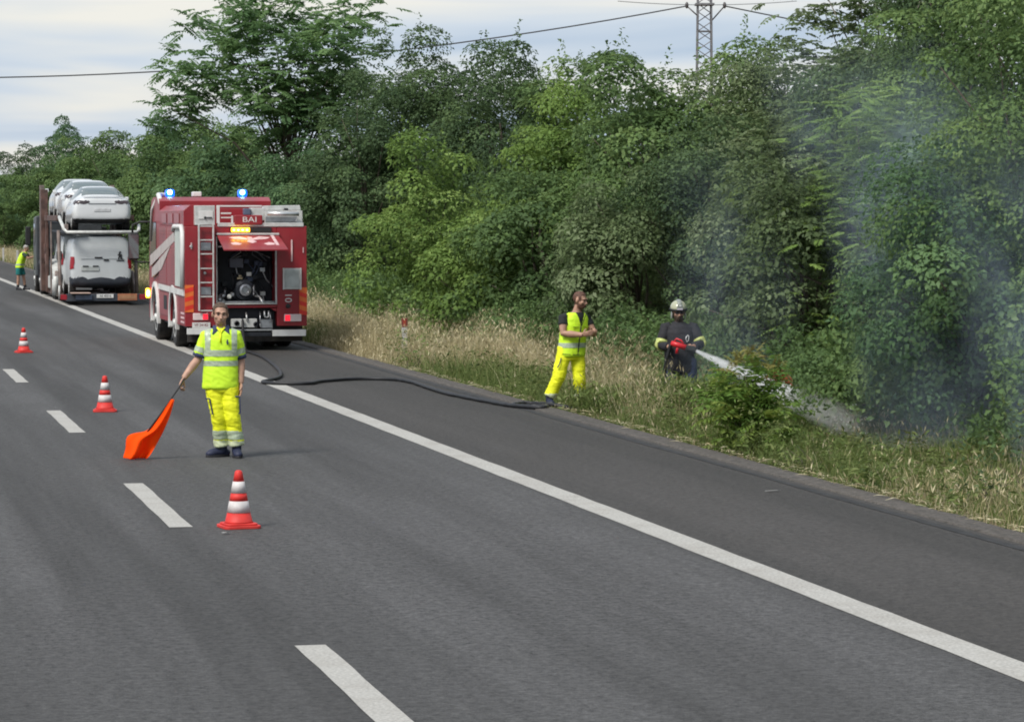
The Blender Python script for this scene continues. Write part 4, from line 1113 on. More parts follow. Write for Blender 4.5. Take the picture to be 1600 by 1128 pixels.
pts = [p + Vector((.012 * mnoise.noise(p * 2.3), .03 * mnoise.noise(p * 1.7 + Vector((9, 0, 0))), max(0, 0.03 - p.z) if p.x < 9.9 else 0)) for p in pts]
rad = [0.028 + .004 * math.sin(i * 1.9) * (p.x > 8.95 and p.y > 42) for i, p in enumerate(pts)]
o = MB().tube(pts, rad, 10).build('fire_hose', M_hose, None, smooth=True)
tag(o, 'black fire hose snaking from the engine across the hard shoulder to the grass', 'hose')

# roadside delineator posts
M_post = pmat('post_white', (0.50, 0.50, 0.49), 0.6, var=0.10, vscale=9, dirt=0.35)
M_postred = pmat('post_red', (0.20, 0.045, 0.035), 0.5, var=0.15, vscale=9)
def delineator(x, y, label, red=True):
    root = empty('delineator_post', (x, y, vz(x, y)), 0, label, 'delineator', 'delineator posts along the verge')
    sec = [(-.06, -.03), (.06, -.03), (.05, .03), (.02, .05), (-.02, .05), (-.05, .03)]
    MB().prism(sec, -0.2, 0.72, 'z').build('post', M_post, root, .006)
    MB().prism([(a * 1.04, b_ * 1.04) for a, b_ in sec], 0.721, 0.90, 'z').build('cap', M_postred if red else M_post, root, .006)
    MB().box(-.025, .025, -.038, -.0315, .74, .87).build('reflector', pmat('reflector_red', (.35, .05, .03), .3) if red else M_alu_m, root, .004)
delineator(10.75, 58.7, 'grey roadside post with dark red cap in the dry grass')
delineator(10.35, 187.4, 'white roadside post right behind the bending driver', False)
delineator(10.25, 202.2, 'far white roadside post at the left edge of the frame', False)

# lattice pylon and power line
M_galv = pmat('galvanised_steel', (0.22, 0.22, 0.23), 0.6, 0.4, var=0.15)
py = empty('power_pylon', (55.5, 193.3, -0.5), R(-12), 'slender steel lattice pylon rising behind the trees', 'pylon')
def pw(z): return 0.62 - 0.20 * z / 19.0
for sx in (-1, 1):
    for sy in (-1, 1):
        MB().tube([(sx * pw(0), sy * pw(0), 0), (sx * pw(19), sy * pw(19), 19)], .055, 5).build('leg', M_galv, py)
zz = 0.0; kk = 0
while zz < 18.6:
    z2 = min(zz + 0.62, 19)
    lm = MB()
    for (ax, ay, bx_, by_) in ((-1, -1, 1, -1), (1, -1, 1, 1), (1, 1, -1, 1), (-1, 1, -1, -1)):
        a, b_ = ((ax, ay), (bx_, by_)) if kk % 2 else ((bx_, by_), (ax, ay))
        lm.tube([(a[0] * pw(zz), a[1] * pw(zz), zz), (b_[0] * pw(z2), b_[1] * pw(z2), z2)], .03, 4)
        if kk % 5 == 0: lm.tube([(ax * pw(zz), ay * pw(zz), zz), (bx_ * pw(zz), by_ * pw(zz), zz)], .035, 4)
    lm.build('lattice_bay', M_galv, py)
    zz = z2; kk += 1
MB().box(-0.62, 0.62, -0.62, 0.62, 17.2, 17.32).build('platform', M_galv, py)
MB().tube([(-1.5, 0, 18.6), (1.5, 0, 18.6)], .06, 5).build('cross_arm', M_galv, py)
M_wire = pmat('wire', (0.05, 0.05, 0.055), 0.6, 0.3)
M_ins = pmat('insulator', (0.09, 0.08, 0.08), 0.3)
for (p, q) in (((54.41, 193.7, 16.67), (55.15, 193.4, 15.95)), ((56.84, 193.17, 16.67), (55.9, 193.3, 15.6))):
    o = MB()
    inv = Matrix.Rotation(R(12), 4, 'Z') @ Matrix.Translation((-55.5, -193.3, 0.5))
    o.tube([inv @ Vector(p), inv @ Vector(q)], .05, 6)
    o.ball(tuple(inv @ (Vector(p) + Vector((0, 0, .05)))), (.12, .12, .22), 8, 6)
    o.build('insulator', M_ins, py, smooth=True)
def wire(a, b_, sag, r, name, label, n=40):
    pts = []
    for k in range(n + 1):
        t = k / n
        p = Vector(a).lerp(Vector(b_), t); p.z -= sag * 4 * t * (1 - t); pts.append(p)
    tag(MB().tube(pts, r, 5).build(name, M_wire, None), label, 'power line', 'power lines of the pylon')
wire((54.41, 193.7, 16.67), (-45.0, 215.0, 17.0), 4.9, .045, 'power_line', 'power line from the pylon to the left above the trees')
wire((56.84, 193.17, 16.67), (150, 173.0, 13.0), 4.0, .045, 'power_line', 'power line from the pylon to the right into the treetops')
wire((50.0, 194.8, 17.0), (61.5, 192.2, 17.0), .25, .02, 'power_line', 'thin wire passing behind the pylon head at the top edge')

# ================================================================ GRASS AND WEEDS OF THE VERGE
GR_dry = leaf_mat('grass_dry', [(0.20, 0.165, 0.08), (0.42, 0.36, 0.20), (0.66, 0.60, 0.40)], 0.25, 0.7)
GR_green = leaf_mat('grass_green', [(0.055, 0.088, 0.025), (0.115, 0.165, 0.045), (0.22, 0.26, 0.095)], 0.3, 0.6)
def blades(rs, P, Hh, Wd, lean, seg=3):
    n = len(P)
    az = rs.uniform(0, 6.28, n); ln = lean * rs.uniform(0.3, 1.6, n)
    dx = np.stack([np.cos(az), np.sin(az), np.zeros(n)], 1)
    fa = rs.uniform(0, 6.28, n)
    wv = np.stack([np.cos(fa), np.sin(fa), np.zeros(n)], 1)
    V = np.empty((n, 2 * (seg + 1), 3))
    for k in range(seg + 1):
        t = k / seg
        c = P + np.array([0, 0, 1.0]) * (Hh * t * (1 - .25 * ln * t))[:, None] + dx * (Hh * ln * t * t)[:, None]
        w = Wd * (1 - .85 * t)
        V[:, 2 * k] = c - wv * w[:, None] * .5; V[:, 2 * k + 1] = c + wv * w[:, None] * .5
    base = np.arange(n)[:, None] * (2 * (seg + 1))
    F = np.concatenate([base + np.array([2 * k, 2 * k + 1, 2 * k + 3, 2 * k + 2]) for k in range(seg)], 0)
    return V.reshape(-1, 3), F, np.tile(np.arange(n), seg)
def dry_amount(x, y):
    """where the stand is dry (tan) rather than green"""
    v = 0.42 + 0.9 * mnoise.noise((x * 0.55, y * 0.13, 2.0)) + 0.35 * mnoise.noise((x * 1.6, y * 0.6, 8.0))
    if y > 52: v += 0.03 + 0.30 * min(1, max(0, (x - 10.3) / .8))
    if y < 50: v -= 0.11
    v -= 0.25 * max(0, 1 - (x - 9.9) / .5) * (y > 44)
    return v
def scatter(rs, n, ya, yb, dens=None):
    out = []
    while len(out) < n:
        x = rs.uniform(9.86, 13.9); y = ya + (yb - ya) * rs.uniform() ** 1.0
        d = 0.62 + 0.75 * mnoise.noise((x * 1.1, y * 0.45, 4.0))
        if x < 10.15: d -= 0.35
        if rs.uniform() > d: continue
        out.append((x, y))
    return np.array(out)
rs = np.random.RandomState(21)
for nm, lab, mt_, want_dry in (('dry_grass', 'tall dry tan grass of the verge', GR_dry, True), ('green_grass', 'green grass and weeds of the verge', GR_green, False)):
    Vs, Fs, Ts, off = [], [], [], 0
    for (ya, yb, n, wsc, hs) in ((20, 34, 26000, 1.1, 0.75), (34, 50, 32000, 1.15, 1.0), (50, 75, 34000, 1.45, 1.15), (75, 125, 16000, 2.0, 1.25), (125, 260, 9000, 4.0, 1.0)):
        pts = scatter(rs, n, ya, yb)
        dr = np.array([dry_amount(x, y) for x, y in pts]) + rs.normal(0, .22, n)
        pts = pts[(dr > .5) == want_dry]
        n2 = len(pts)
        z = np.array([vz(x, y) - .02 for x, y in pts])
        P = np.column_stack([pts, z])
        hn = np.array([mnoise.noise((x * .9, y * .4, 11)) for x, y in pts])
        edge = np.clip((pts[:, 0] - 9.75) / .75, .28, 1)
        Hh = (0.62 if want_dry else 0.46) * hs * edge * (1 + .6 * hn) * rs.uniform(.45, 1.25, n2)
        Hh *= np.where((pts[:, 1] > 38.5) & (pts[:, 1] < 41.5) & (pts[:, 0] > 10.4) & (pts[:, 0] < 11.8), 1.35, 1.0) * np.where((pts[:, 0] > 10.9) & (pts[:, 1] > 28) & (pts[:, 1] < 38.6), .55, 1.0)
        Hh = np.clip(Hh, .08, 1.15)
        V, F, own = blades(rs, P, Hh, rs.uniform(.0035, .0085, n2) * wsc * (1 if want_dry else 1.5), 0.35 if want_dry else .5)
        t = np.clip(rs.normal(.5, .25, n2), 0, 1)
        Vs.append(V); Fs.append(F + off); off += len(V); Ts.append(t[own])
        if want_dry:                                  # seed heads
            sel = rs.uniform(size=n2) < .45
            Pt = P[sel] + np.array([0, 0, 1.0]) * (Hh[sel] * .93)[:, None]
            Pt[:, :2] += rs.normal(0, .04, (sel.sum(), 2))
            d = unit(np.column_stack([rs.normal(0, .5, sel.sum()), rs.normal(0, .5, sel.sum()), np.ones(sel.sum())]))
            ln = rs.uniform(.05, .11, sel.sum())
            V, F = leaf_quads(Pt, d, unit(rs.normal(size=(sel.sum(), 3))), ln, ln * .14 * wsc, .1)
            Vs.append(V); Fs.append(F + off); off += len(V); Ts.append(np.clip(t[sel] + .2, 0, 1))
    o = link(nm, np_mesh(nm, np.concatenate(Vs), np.concatenate(Fs), np.concatenate(Ts)), mt_)
    tag(o, lab, 'grass', kind='stuff')

# broad-leaved weeds: bigger leaves in the green belt (stuff) 
Ps, Ds, Ns, T, Sz = [], [], [], [], []
for _ in range(850):
    y = rs.uniform(22, 100); x = rs.uniform(10.0, 13.8)
    if dry_amount(x, y) > .62: continue
    h = rs.uniform(.2, .7) * (0.8 if y < 34 else 1) * (.5 if x > 10.9 and 28 < y < 38.6 else 1); m = int(50 * h + 20)
    s_ = rs.uniform(.1, 1, m)
    p = np.array([x, y, vz(x, y)]) + np.column_stack([rs.normal(0, .12, m), rs.normal(0, .12, m), s_ * h])
    Ps.append(p); Ds.append(unit(np.column_stack([rs.normal(0, 1, m), rs.normal(0, 1, m), rs.uniform(-.1, .9, m)])))
    Ns.append(unit(rs.normal(size=(m, 3)) * .5 + np.array([0, 0, 1]))); T.append(np.clip(rs.normal(.5, .2) + rs.normal(0, .15, m), 0, 1)); Sz.append(rs.uniform(.05, .12, m))
for _ in range(190):                           # the high stand round the two men's legs
    if _ < 130: x, y, h = rs.uniform(10.9, 11.75), rs.uniform(38.6, 41.5), rs.uniform(.35, .75)
    else: x, y, h = rs.uniform(10.12, 10.9), rs.uniform(40.6, 42.5), rs.uniform(.25, .50)
    m = int(60 * h + 15); s_ = rs.uniform(.1, 1, m)
    p = np.array([x, y, vz(x, y)]) + np.column_stack([rs.normal(0, .10, m), rs.normal(0, .10, m), s_ * h])
    Ps.append(p); Ds.append(unit(np.column_stack([rs.normal(0, .6, m), rs.normal(0, .6, m), rs.uniform(.1, 1.2, m)])))
    Ns.append(unit(rs.normal(size=(m, 3)) * .6 + np.array([0, 0, .8]))); T.append(np.clip(rs.normal(.6, .2) + rs.normal(0, .15, m), 0, 1)); Sz.append(rs.uniform(.05, .12, m))
P, D_, Nn, T, Sz = map(np.concatenate, (Ps, Ds, Ns, T, Sz))
V, F = leaf_quads(P, D_, Nn, Sz, Sz * .30)
tag(link('weeds', np_mesh('weeds', V, F, T), GR_green), 'leafy green weeds among the dry grass', 'weeds', kind='stuff')
# straw litter along the asphalt lip
n = 1500
y = 18 + 42 * rs.uniform(size=n) ** 1.3; x = 9.86 + np.abs(rs.normal(0, .10, n)) - .10 * (rs.uniform(size=n) < .35)
P = np.column_stack([x, y, np.array([max(vz(a, b_), 0.0 if a < 9.95 else -.2) + .03 for a, b_ in zip(x, y)])])
az = rs.normal(1.2, .8, n)
D_ = unit(np.column_stack([np.cos(az), np.sin(az), rs.normal(0, .08, n)]))
Ln = rs.uniform(.06, .28, n)
V, F = leaf_quads(P, D_, unit(rs.normal(size=(n, 3)) * .25 + np.array([0, 0, 1])), Ln, rs.uniform(.006, .02, n), .3)
tag(link('straw_litter', np_mesh('straw_litter', V, F, np.clip(rs.normal(.75, .2, n), 0, 1)), GR_dry), 'dry straw lying along the asphalt edge', 'litter', kind='stuff')

# ---------------------------------------------------------------- feathery shrub in front of the firefighter
LF_shrub = leaf_mat('leaf_shrub', [(0.060, 0.130, 0.024), (0.125, 0.225, 0.044), (0.230, 0.300, 0.070)], 0.35)
LF_rusty = leaf_mat('leaf_rusty', [(0.13, 0.15, 0.04), (0.20, 0.21, 0.055), (0.27, 0.22, 0.08)], 0.3)
LF_red = leaf_mat('leaf_red', [(0.34, 0.06, 0.03), (0.48, 0.12, 0.06), (0.55, 0.34, 0.20)], 0.3)
sx_, sy_ = 10.62, 34.9
sh = empty('sumac_shrub', (sx_, sy_, vz(sx_, sy_)), 0, 'bushy feather-leaved shrub at the road edge below the water jet', 'shrub')
rs = np.random.RandomState(8)
C = []
for k in range(66):
    a = rs.uniform(0, 6.28); r_ = rs.uniform(0.02, .46); z = rs.uniform(.12, 1.05) * (1 - .40 * (r_ / .46) ** 2)
    C.append((r_ * math.cos(a) * 1.12, r_ * math.sin(a) * .9, z))
C = np.array(C)
link('crown', frond_crown('crown', 31, C, 5, .40, 6, .036, .130, arch=.25, spread=.09, tmean=.55, uprange=(-.3, 1.2)), LF_shrub, sh)
top = np.array([(-.12, 0, 1.08), (.10, -.05, 1.12), (.26, 0, 1.02), (-.3, 0, .98), (.02, .1, 1.13)])
link('upper_leaves', frond_crown('upper_leaves', 32, top, 7, .33, 9, .022, .07, arch=.3, spread=.05, uprange=(.1, 1.2)), LF_rusty, sh)
link('withered_leaves', frond_crown('withered_leaves', 33, np.array([(.36, .0, 1.02), (.38, .0, .96)]), 5, .22, 6, .024, .085, arch=.5, spread=.03, uprange=(-.5, .5)), LF_red, sh)
link('stems', trunk_mesh('stems', 3, .9, C, .02, 22, (0, 0), .1), M_bark, sh, True)
# smaller leafy clumps one can tell apart at the edge
for i, (x, y, h, lab) in enumerate(((10.75, 27.6, .42, 'low dark leafy clump near the right end of the road edge'), (10.45, 32.2, .34, 'brownish seedy weed clump just right of the shrub'), (10.2, 54.5, .45, 'bright green leafy clump at the edge below the dry grass'), (12.4, 30.5, .6, 'tufted weed with pale flower tips at far right'))):
    rt_ = empty('weed_clump', (x, y, vz(x, y)), 0, lab, 'weed', 'weed clumps of the verge')
    me, C = broad_crown('leaves', 60 + i, h, .28 + .1 * (i % 2), .02, 26, 46, leaf=.06, rc=(.09, .17), sprigs=5)
    link('leaves', me, (LF_dark, GR_green, LF_light, GR_green)[i], rt_)
    link('stems', trunk_mesh('stems', 80 + i, h, C, .008, 10, (0, 0), .1), M_bark, rt_)

M_scrap = pmat('paper_scrap', (0.62, 0.62, 0.60), 0.8, var=0.1)
for i, (x, y, sz, lab) in enumerate(((3.16, 25.75, .035, 'small white paper scrap on the asphalt just before the nearest cone'), (8.93, 28.6, .05, 'thin pale straw scrap lying on the hard shoulder'))):
    rs_ = random.Random(i)
    V = [(math.cos(a) * sz * rs_.uniform(.6, 1.3) * (1, 2.2)[i], math.sin(a) * sz * rs_.uniform(.5, 1.1) * (1, .35)[i], 0.008 + .012 * rs_.random()) for a in (0, .9, 1.9, 2.8, 3.9, 5.1)]
    o = MB().add(V + [(v[0] * .9, v[1] * .9, v[2] - .005) for v in V], [(0, 1, 2, 3, 4, 5), (11, 10, 9, 8, 7, 6)] + [(k, (k + 1) % 6, 6 + (k + 1) % 6, 6 + k) for k in range(6)]).build('paper_scrap', M_scrap, None, loc=(x, y, 0.004))
    tag(o, lab, 'litter')
# ================================================================ PEOPLE
M_skin = pmat('skin', (0.46, 0.27, 0.19), 0.55, var=0.10, vscale=14)
M_skin2 = pmat('skin_tanned', (0.42, 0.24, 0.165), 0.55, var=0.10, vscale=14)
M_hair = pmat('hair_brown', (0.095, 0.060, 0.038), 0.7, var=0.25, vscale=40)
M_hair2 = pmat('hair_reddish', (0.12, 0.055, 0.035), 0.7, var=0.25, vscale=40)
M_hairgrey = pmat('hair_grey', (0.40, 0.39, 0.37), 0.7, var=0.2, vscale=40)
M_stub = pmat('stubble', (0.41, 0.235, 0.168), 0.7, var=0.15, vscale=60)
M_eye = pmat('eye', (0.05, 0.035, 0.03), 0.2, var=0.1)
M_lip = pmat('lips', (0.24, 0.10, 0.085), 0.5, var=0.1)
M_lime = pmat('hi_vis_lime', (0.60, 0.90, 0.028), 0.7, var=0.05, vscale=5, bump=0.15, bscale=200)
M_yel = pmat('hi_vis_yellow', (0.80, 0.84, 0.012), 0.7, var=0.06, vscale=5, bump=0.15, bscale=200)
M_refl = pmat('reflective_tape', (0.42, 0.50, 0.36), 0.4, 0.1, var=0.08, vscale=20)
M_reflpale = pmat('reflective_tape_pale', (0.58, 0.64, 0.42), 0.45, 0.0, var=0.10, vscale=20)
M_navy = pmat('navy_cloth', (0.030, 0.042, 0.10), 0.8, var=0.15, vscale=8)
M_blackcloth = pmat('black_cloth', (0.014, 0.017, 0.017), 0.85, var=0.2, vscale=8)
M_boot = pmat('boot_black', (0.022, 0.022, 0.026), 0.5, var=0.2, vscale=10)
M_bootblue = pmat('boot_blue', (0.014, 0.020, 0.055), 0.6, var=0.2, vscale=10)
M_ffcoat = pmat('fire_coat', (0.016, 0.016, 0.021), 0.8, var=0.15, vscale=7)
M_fftrou = pmat('fire_trousers', (0.035, 0.050, 0.105), 0.85, var=0.2, vscale=7)
M_teal = pmat('teal_cloth', (0.010, 0.18, 0.17), 0.8, var=0.12, vscale=7)
M_helmet = pmat('helmet_white', (0.42, 0.43, 0.30), 0.3, var=0.05, coat=0.5)
M_helmgrey = pmat('helmet_grey', (0.25, 0.27, 0.25), 0.35, var=0.08)
M_nozzle = pmat('nozzle_red', (0.55, 0.012, 0.02), 0.4, var=0.08)

def xform(mb, Mx):
    mb.v = [tuple(Mx @ Vector(p)) for p in mb.v]; return mb
def merge(mb, other):
    return mb.add(other.v, other.f)
def oball(mb, c, ax, r):
    """ellipsoid with axes ax (3 unit vectors)"""
    t = MB().ball((0, 0, 0), 1.0, 14, 10)
    Mx = Matrix(((ax[0].x * r[0], ax[1].x * r[1], ax[2].x * r[2], c[0]), (ax[0].y * r[0], ax[1].y * r[1], ax[2].y * r[2], c[1]), (ax[0].z * r[0], ax[1].z * r[1], ax[2].z * r[2], c[2]), (0, 0, 0, 1)))
    return merge(mb, xform(t, Mx))
def rings(mb, rr, n=22, yaw=0.0, p=2.4):
    """torso loft: rows of (cx, cy, z, rx, ry)"""
    V, F = [], []
    ca, sa = math.cos(yaw), math.sin(yaw)
    for (cx, cy, z, rx, ry) in rr:
        for k in range(n):
            a = 2 * math.pi * k / n
            c_, s_ = math.cos(a), math.sin(a)
            x = rx * math.copysign(abs(c_) ** (2 / p), c_); y = ry * math.copysign(abs(s_) ** (2 / p), s_)
            V.append((cx + x * ca - y * sa, cy + x * sa + y * ca, z))
    for i in range(len(rr) - 1):
        for k in range(n):
            a0, a1 = i * n + k, i * n + (k + 1) % n
            F.append((a0, a1, a1 + n, a0 + n))
    F.append(tuple(range(n))[::-1]); F.append(tuple((len(rr) - 1) * n + k for k in range(n)))
    return mb.add(V, F)
def hand(mb, wrist, d, pn, thumb, curl=0.5, sc=1.0):
    """palm, four fingers, thumb. d: along the hand, pn: palm normal, thumb: +1/-1 side along d x pn"""
    w = Vector(wrist); d = Vector(d).normalized(); pn = Vector(pn); pn = (pn - d * pn.dot(d)).normalized(); s = d.cross(pn)
    oball(mb, w + d * .048 * sc, (d, s, pn), (.058 * sc, .042 * sc, .017 * sc))
    for k in range(4):
        ln = (.85, 1.0, .95, .75)[k if thumb < 0 else 3 - k] * sc
        base = w + d * .085 * sc + s * ((k - 1.5) * .0215 * sc)
        a = curl * .6; pts = [base - d * .02, base]
        for L_ in (.042, .028, .022):
            dd = d * math.cos(a) + pn * math.sin(a)
            pts.append(pts[-1] + dd * L_ * ln); a += curl
        mb.tube(pts, [.0105 * sc, .0100 * sc, .0095 * sc, .0088 * sc, .0075 * sc], 8)
    b = w + d * .022 * sc + s * (thumb * .030 * sc)
    t1 = (d * .65 + s * thumb * .75 + pn * .35).normalized(); t2 = (d * .85 + s * thumb * .25 + pn * (.3 + curl * .5)).normalized()
    mb.tube([b, b + t1 * .042 * sc, b + t1 * .042 * sc + t2 * .034 * sc], [.015 * sc, .0125 * sc, .010 * sc], 8)
def head(mb, Mx, sc=1.0):
    t = MB()
    t.ball((0, .015, .030), (.077, .097, .088)); t.ball((0, -.022, -.035), (.064, .070, .090)); t.ball((0, -.040, -.088), (.045, .046, .034))
    t.tube([(0, -.082, .012), (0, -.098, -.012), (0, -.112, -.036), (0, -.092, -.044)], [.009, .011, .016, .012], 8)
    t.tube([(-.052, -.068, .022), (-.03, -.084, .027), (0, -.086, .020), (.03, -.084, .027), (.052, -.068, .022)], [.008, .011, .009, .011, .008], 8)
    for s in (-1, 1):
        t.ball((s * .079, .012, -.012), (.011, .022, .034)); t.ball((s * .044, -.062, -.028), (.022, .02, .022))
    t.tube([(-.028, -.082, -.062), (0, -.095, -.060), (.028, -.082, -.062)], [.008, .011, .008], 8)
    t.tube([(-.024, -.078, -.074), (0, -.090, -.073), (.024, -.078, -.074)], [.008, .011, .008], 8)
    t.v = [(p[0] * sc * 1.06, p[1] * sc, p[2] * sc) for p in t.v]
    merge(mb, xform(t, Mx))
def face_parts(root, Mx, brow=M_hair):
    for s in (-1, 1):
        xform(MB().ball((s * .031, -.0815, .002), (.016, .009, .0075), 10, 6), Mx).build('eye', M_eye, root, smooth=True)
        xform(MB().tube([(s * .014, -.098, .024), (s * .034, -.096, .030), (s * .054, -.080, .022)], [.006, .0065, .004], 6), Mx).build('eyebrow', brow, root, smooth=True)
    xform(MB().tube([(-.026, -.090, -.067), (0, -.1045, -.0665), (.026, -.090, -.067)], [.003, .0045, .003], 6), Mx).build('mouth', M_lip, root, smooth=True)
def hmat(c, yaw=0.0, pitch=0.0, roll=0.0):
    return Matrix.Translation(c) @ Matrix.Rotation(yaw, 4, 'Z') @ Matrix.Rotation(pitch, 4, 'X') @ Matrix.Rotation(roll, 4, 'Y')
def folds(amp, sx=7, sz=13, seed=0):
    def f(c, n):
        a = mnoise.noise((c.x * sx + seed, c.y * sx, c.z * sz * .55)); b = mnoise.noise((c.x * sx * 2.3 + c.z * 9, c.y * sx * 2.3 + seed, c.z * sz * 1.6))
        return amp * (a + .55 * (1 - 2 * abs(b)))
    return f
def legs(mb, hip, knee, ankle, r):
    for h, k_, a in zip(hip, knee, ankle):
        h, k_, a = Vector(h), Vector(k_), Vector(a)
        mb.tube([h + Vector((0, 0, .04)), h.lerp(k_, .35), h.lerp(k_, .75), k_, k_.lerp(a, .35), k_.lerp(a, .75), a], r, 14)
def boot(root, ankle, d, mat, solemat, sc=1.0):
    a = Vector(ankle); d = Vector((d[0], d[1], 0)).normalized(); s = d.cross(Vector((0, 0, 1))); u = Vector((0, 0, 1))
    g = Vector((a.x, a.y, 0))
    mb = MB()
    mb.tube([a + u * .10, a + u * .02, g + u * .055 - d * .01], [.058 * sc, .056 * sc, .055 * sc], 12)
    oball(mb, g + d * .055 + u * .055, (d, s, u), (.135 * sc, .052 * sc, .050)); oball(mb, g + d * .13 + u * .040, (d, s, u), (.075 * sc, .054 * sc, .040)); oball(mb, g - d * .05 + u * .045, (d, s, u), (.05, .046, .045))
    me = remesh(mb, .009, 2)
    for v in me.vertices:
        if v.co.z < .014: v.co.z = .014
    o = link('boot', me, mat, root, True)
    pts = []
    for k in range(20):
        q = 2 * math.pi * k / 20
        p = g + d * (.055 + .150 * sc * math.cos(q)) + s * ((.057 * sc + .006 * math.cos(q)) * math.sin(q)); pts.append((p.x, p.y))
    MB().prism(pts, 0.0, .028, 'z').build('sole', solemat, o, .004)

# ---------------------------------------------------------------- flagman in the lane
FM = empty('person', (4.194, 34.15, 0), R(-7), 'man in lime hi-vis polo and yellow trousers standing in the lane, lowering a flag', 'person')
hipR, hipL = (-.135, 0, .88), (.035, 0, .88); knR, knL = (-.070, -.02, .47), (.085, -.06, .46); anR, anL = (-.035, .06, .105), (.128, -.03, .105)
sR, sL = Vector((-.208, 0, 1.375)), Vector((.122, .0, 1.390)); eR, eL = Vector((-.305, -.01, 1.105)), Vector((.178, .05, 1.085)); wR, wL = Vector((-.462, -.10, .900)), Vector((.178, -.02, .835))
HM = hmat((-.050, -.015, 1.618), R(6), R(5), R(3))
mb = MB()
rings(mb, [(-.045, 0, .80, .12, .10), (-.045, 0, .90, .165, .115), (-.045, 0, 1.08, .145, .10), (-.042, 0, 1.28, .17, .11), (-.04, .0, 1.38, .165, .095), (-.04, .01, 1.45, .085, .07)])
mb.tube([(-.04, .012, 1.40), (-.043, .008, 1.48), (-.048, .0, 1.56)], [.068, .058, .056], 14)
head(mb, HM, 1.03)
for s_, e_, w_ in ((sR, eR, wR), (sL, eL, wL)):
    mb.tube([s_ + Vector((0, 0, .0)), s_.lerp(e_, .5), e_, e_.lerp(w_, .35), w_], [.056, .054, .048, .050, .033], 12)
hand(mb, wR, (-.42, -.25, -.87), (.75, -.25, -.35), -1, 1.05, 1.12)
hand(mb, wL, (-.05, -.10, -1), (-.9, -.3, 0), -1, .45, 1.12)
legs(mb, (hipR, hipL), (knR, knL), (anR, anL), [.08, .078, .062, .055, .055, .042, .036])
body = remesh(mb, .0075, 2)
link('body', body, M_skin, FM, True)
face_parts(FM, HM)
iv = HM.inverted()
def hair_pred(c, n):
    q = iv @ c
    return q.z > -.13 and abs(q.x) < .076 and q.length < .16 and (q.z > .070 + .55 * max(0, -q.y - .035) or (q.y > .025 and q.z > -.055 - .3 * q.y) or (abs(q.x) > .062 and q.y > -.035 and q.z > .0))
extract(body, hair_pred, .011, 'hair', M_hair, FM, .006, 90)
extract(body, lambda c, n: (lambda q: q.z < -.045 and q.y < .005 and q.z > -.125 and q.length < .16)(iv @ c), .0015, 'stubble', M_stub, FM)
# polo shirt
mb = MB()
rings(mb, [(-.052, .0, .775, .200, .135), (-.052, 0, .80, .207, .142), (-.050, 0, .92, .203, .138), (-.048, 0, 1.05, .192, .128), (-.044, 0, 1.20, .200, .132), (-.04, 0, 1.32, .208, .128), (-.04, .0, 1.395, .185, .112), (-.04, .008, 1.44, .115, .09), (-.04, .01, 1.462, .078, .072)])
for s_, e_ in ((sR, eR), (sL, eL)):
    mb.tube([s_ + Vector((.05 if s_.x < 0 else -.05, 0, .005)), s_, s_.lerp(e_, .45), s_.lerp(e_, .80)], [.068, .068, .068, .072], 16)
shirt = remesh(mb, .010, 3, folds(.007, 6, 12, 3))
sh_o = link('polo_shirt', shirt, M_lime, FM, True)
extract(shirt, lambda c, n: 1.147 < c.z < 1.212 and -.245 < c.x < .155, .004, 'reflective_band', M_refl, sh_o)
extract(shirt, lambda c, n: 1.036 < c.z < 1.094 and -.25 < c.x < .165, .004, 'reflective_band', M_refl, sh_o)
extract(shirt, lambda c, n: c.z > 1.212 and -.222 < c.x < -.160, .004, 'reflective_band', M_refl, sh_o)
extract(shirt, lambda c, n: c.z > 1.212 and .072 < c.x < .134, .004, 'reflective_band', M_refl, sh_o)
for s_, e_ in ((sR, eR), (sL, eL)):
    ax = (e_ - s_).normalized(); L_ = (e_ - s_).length
    def arm_band(a, b_):
        def f(c, n):
            t = (c - s_).dot(ax) / L_; q = (c - s_) - ax * (c - s_).dot(ax)
            out = c.x < -.238 if s_.x < 0 else c.x > .148
            return a < t < b_ and q.length < .125 and (out)
        return f
    extract(shirt, arm_band(.50, .70), .004, 'sleeve_band', M_refl, sh_o)
    a0, a1 = s_.lerp(e_, .76), s_.lerp(e_, .90)
    MB().tube([a0, a1], [.076, .074], 18).build('cuff', M_navy, sh_o, smooth=True)
for s in (-1, 1):
    MB().add([(-.042 + s * .020, -.088, 1.425), (-.042 + s * .048, -.070, 1.480), (-.042 + s * .082, -.02, 1.495), (-.042 + s * .088, .04, 1.49), (-.042 + s * .105, .04, 1.445), (-.042 + s * .122, -.035, 1.435), (-.042 + s * .098, -.112, 1.395),
              (-.042 + s * .015, -.080, 1.425), (-.042 + s * .043, -.062, 1.480), (-.042 + s * .075, -.015, 1.495), (-.042 + s * .080, .04, 1.49), (-.042 + s * .097, .04, 1.435), (-.042 + s * .11, -.03, 1.425), (-.042 + s * .09, -.102, 1.385)],
             [(0, 1, 2, 3, 4, 5, 6), (13, 12, 11, 10, 9, 8, 7)] + [(i, (i + 1) % 7, 7 + (i + 1) % 7, 7 + i) for i in range(7)]).build('collar', M_navy, sh_o)
MB().tube([(-.085, -.075, 1.468), (-.06, -.105, 1.435), (-.045, -.118, 1.40), (-.03, -.105, 1.435), (.0, -.075, 1.468)], .012, 6).tube([(-.045, -.125, 1.40), (-.047, -.140, 1.30)], [(.016, .006)] * 2, 6).build('placket', M_yel, sh_o, smooth=True)
k = MB()
for (a, b_, r_) in ((.030, 1.325, .010), (.027, 1.305, .012), (.036, 1.300, .008), (.030, 1.285, .010)):
    k.ball((a, -.146, b_), (r_, .006, r_ * 1.2), 8, 6)
k.build('badge', M_navy, sh_o, smooth=True)
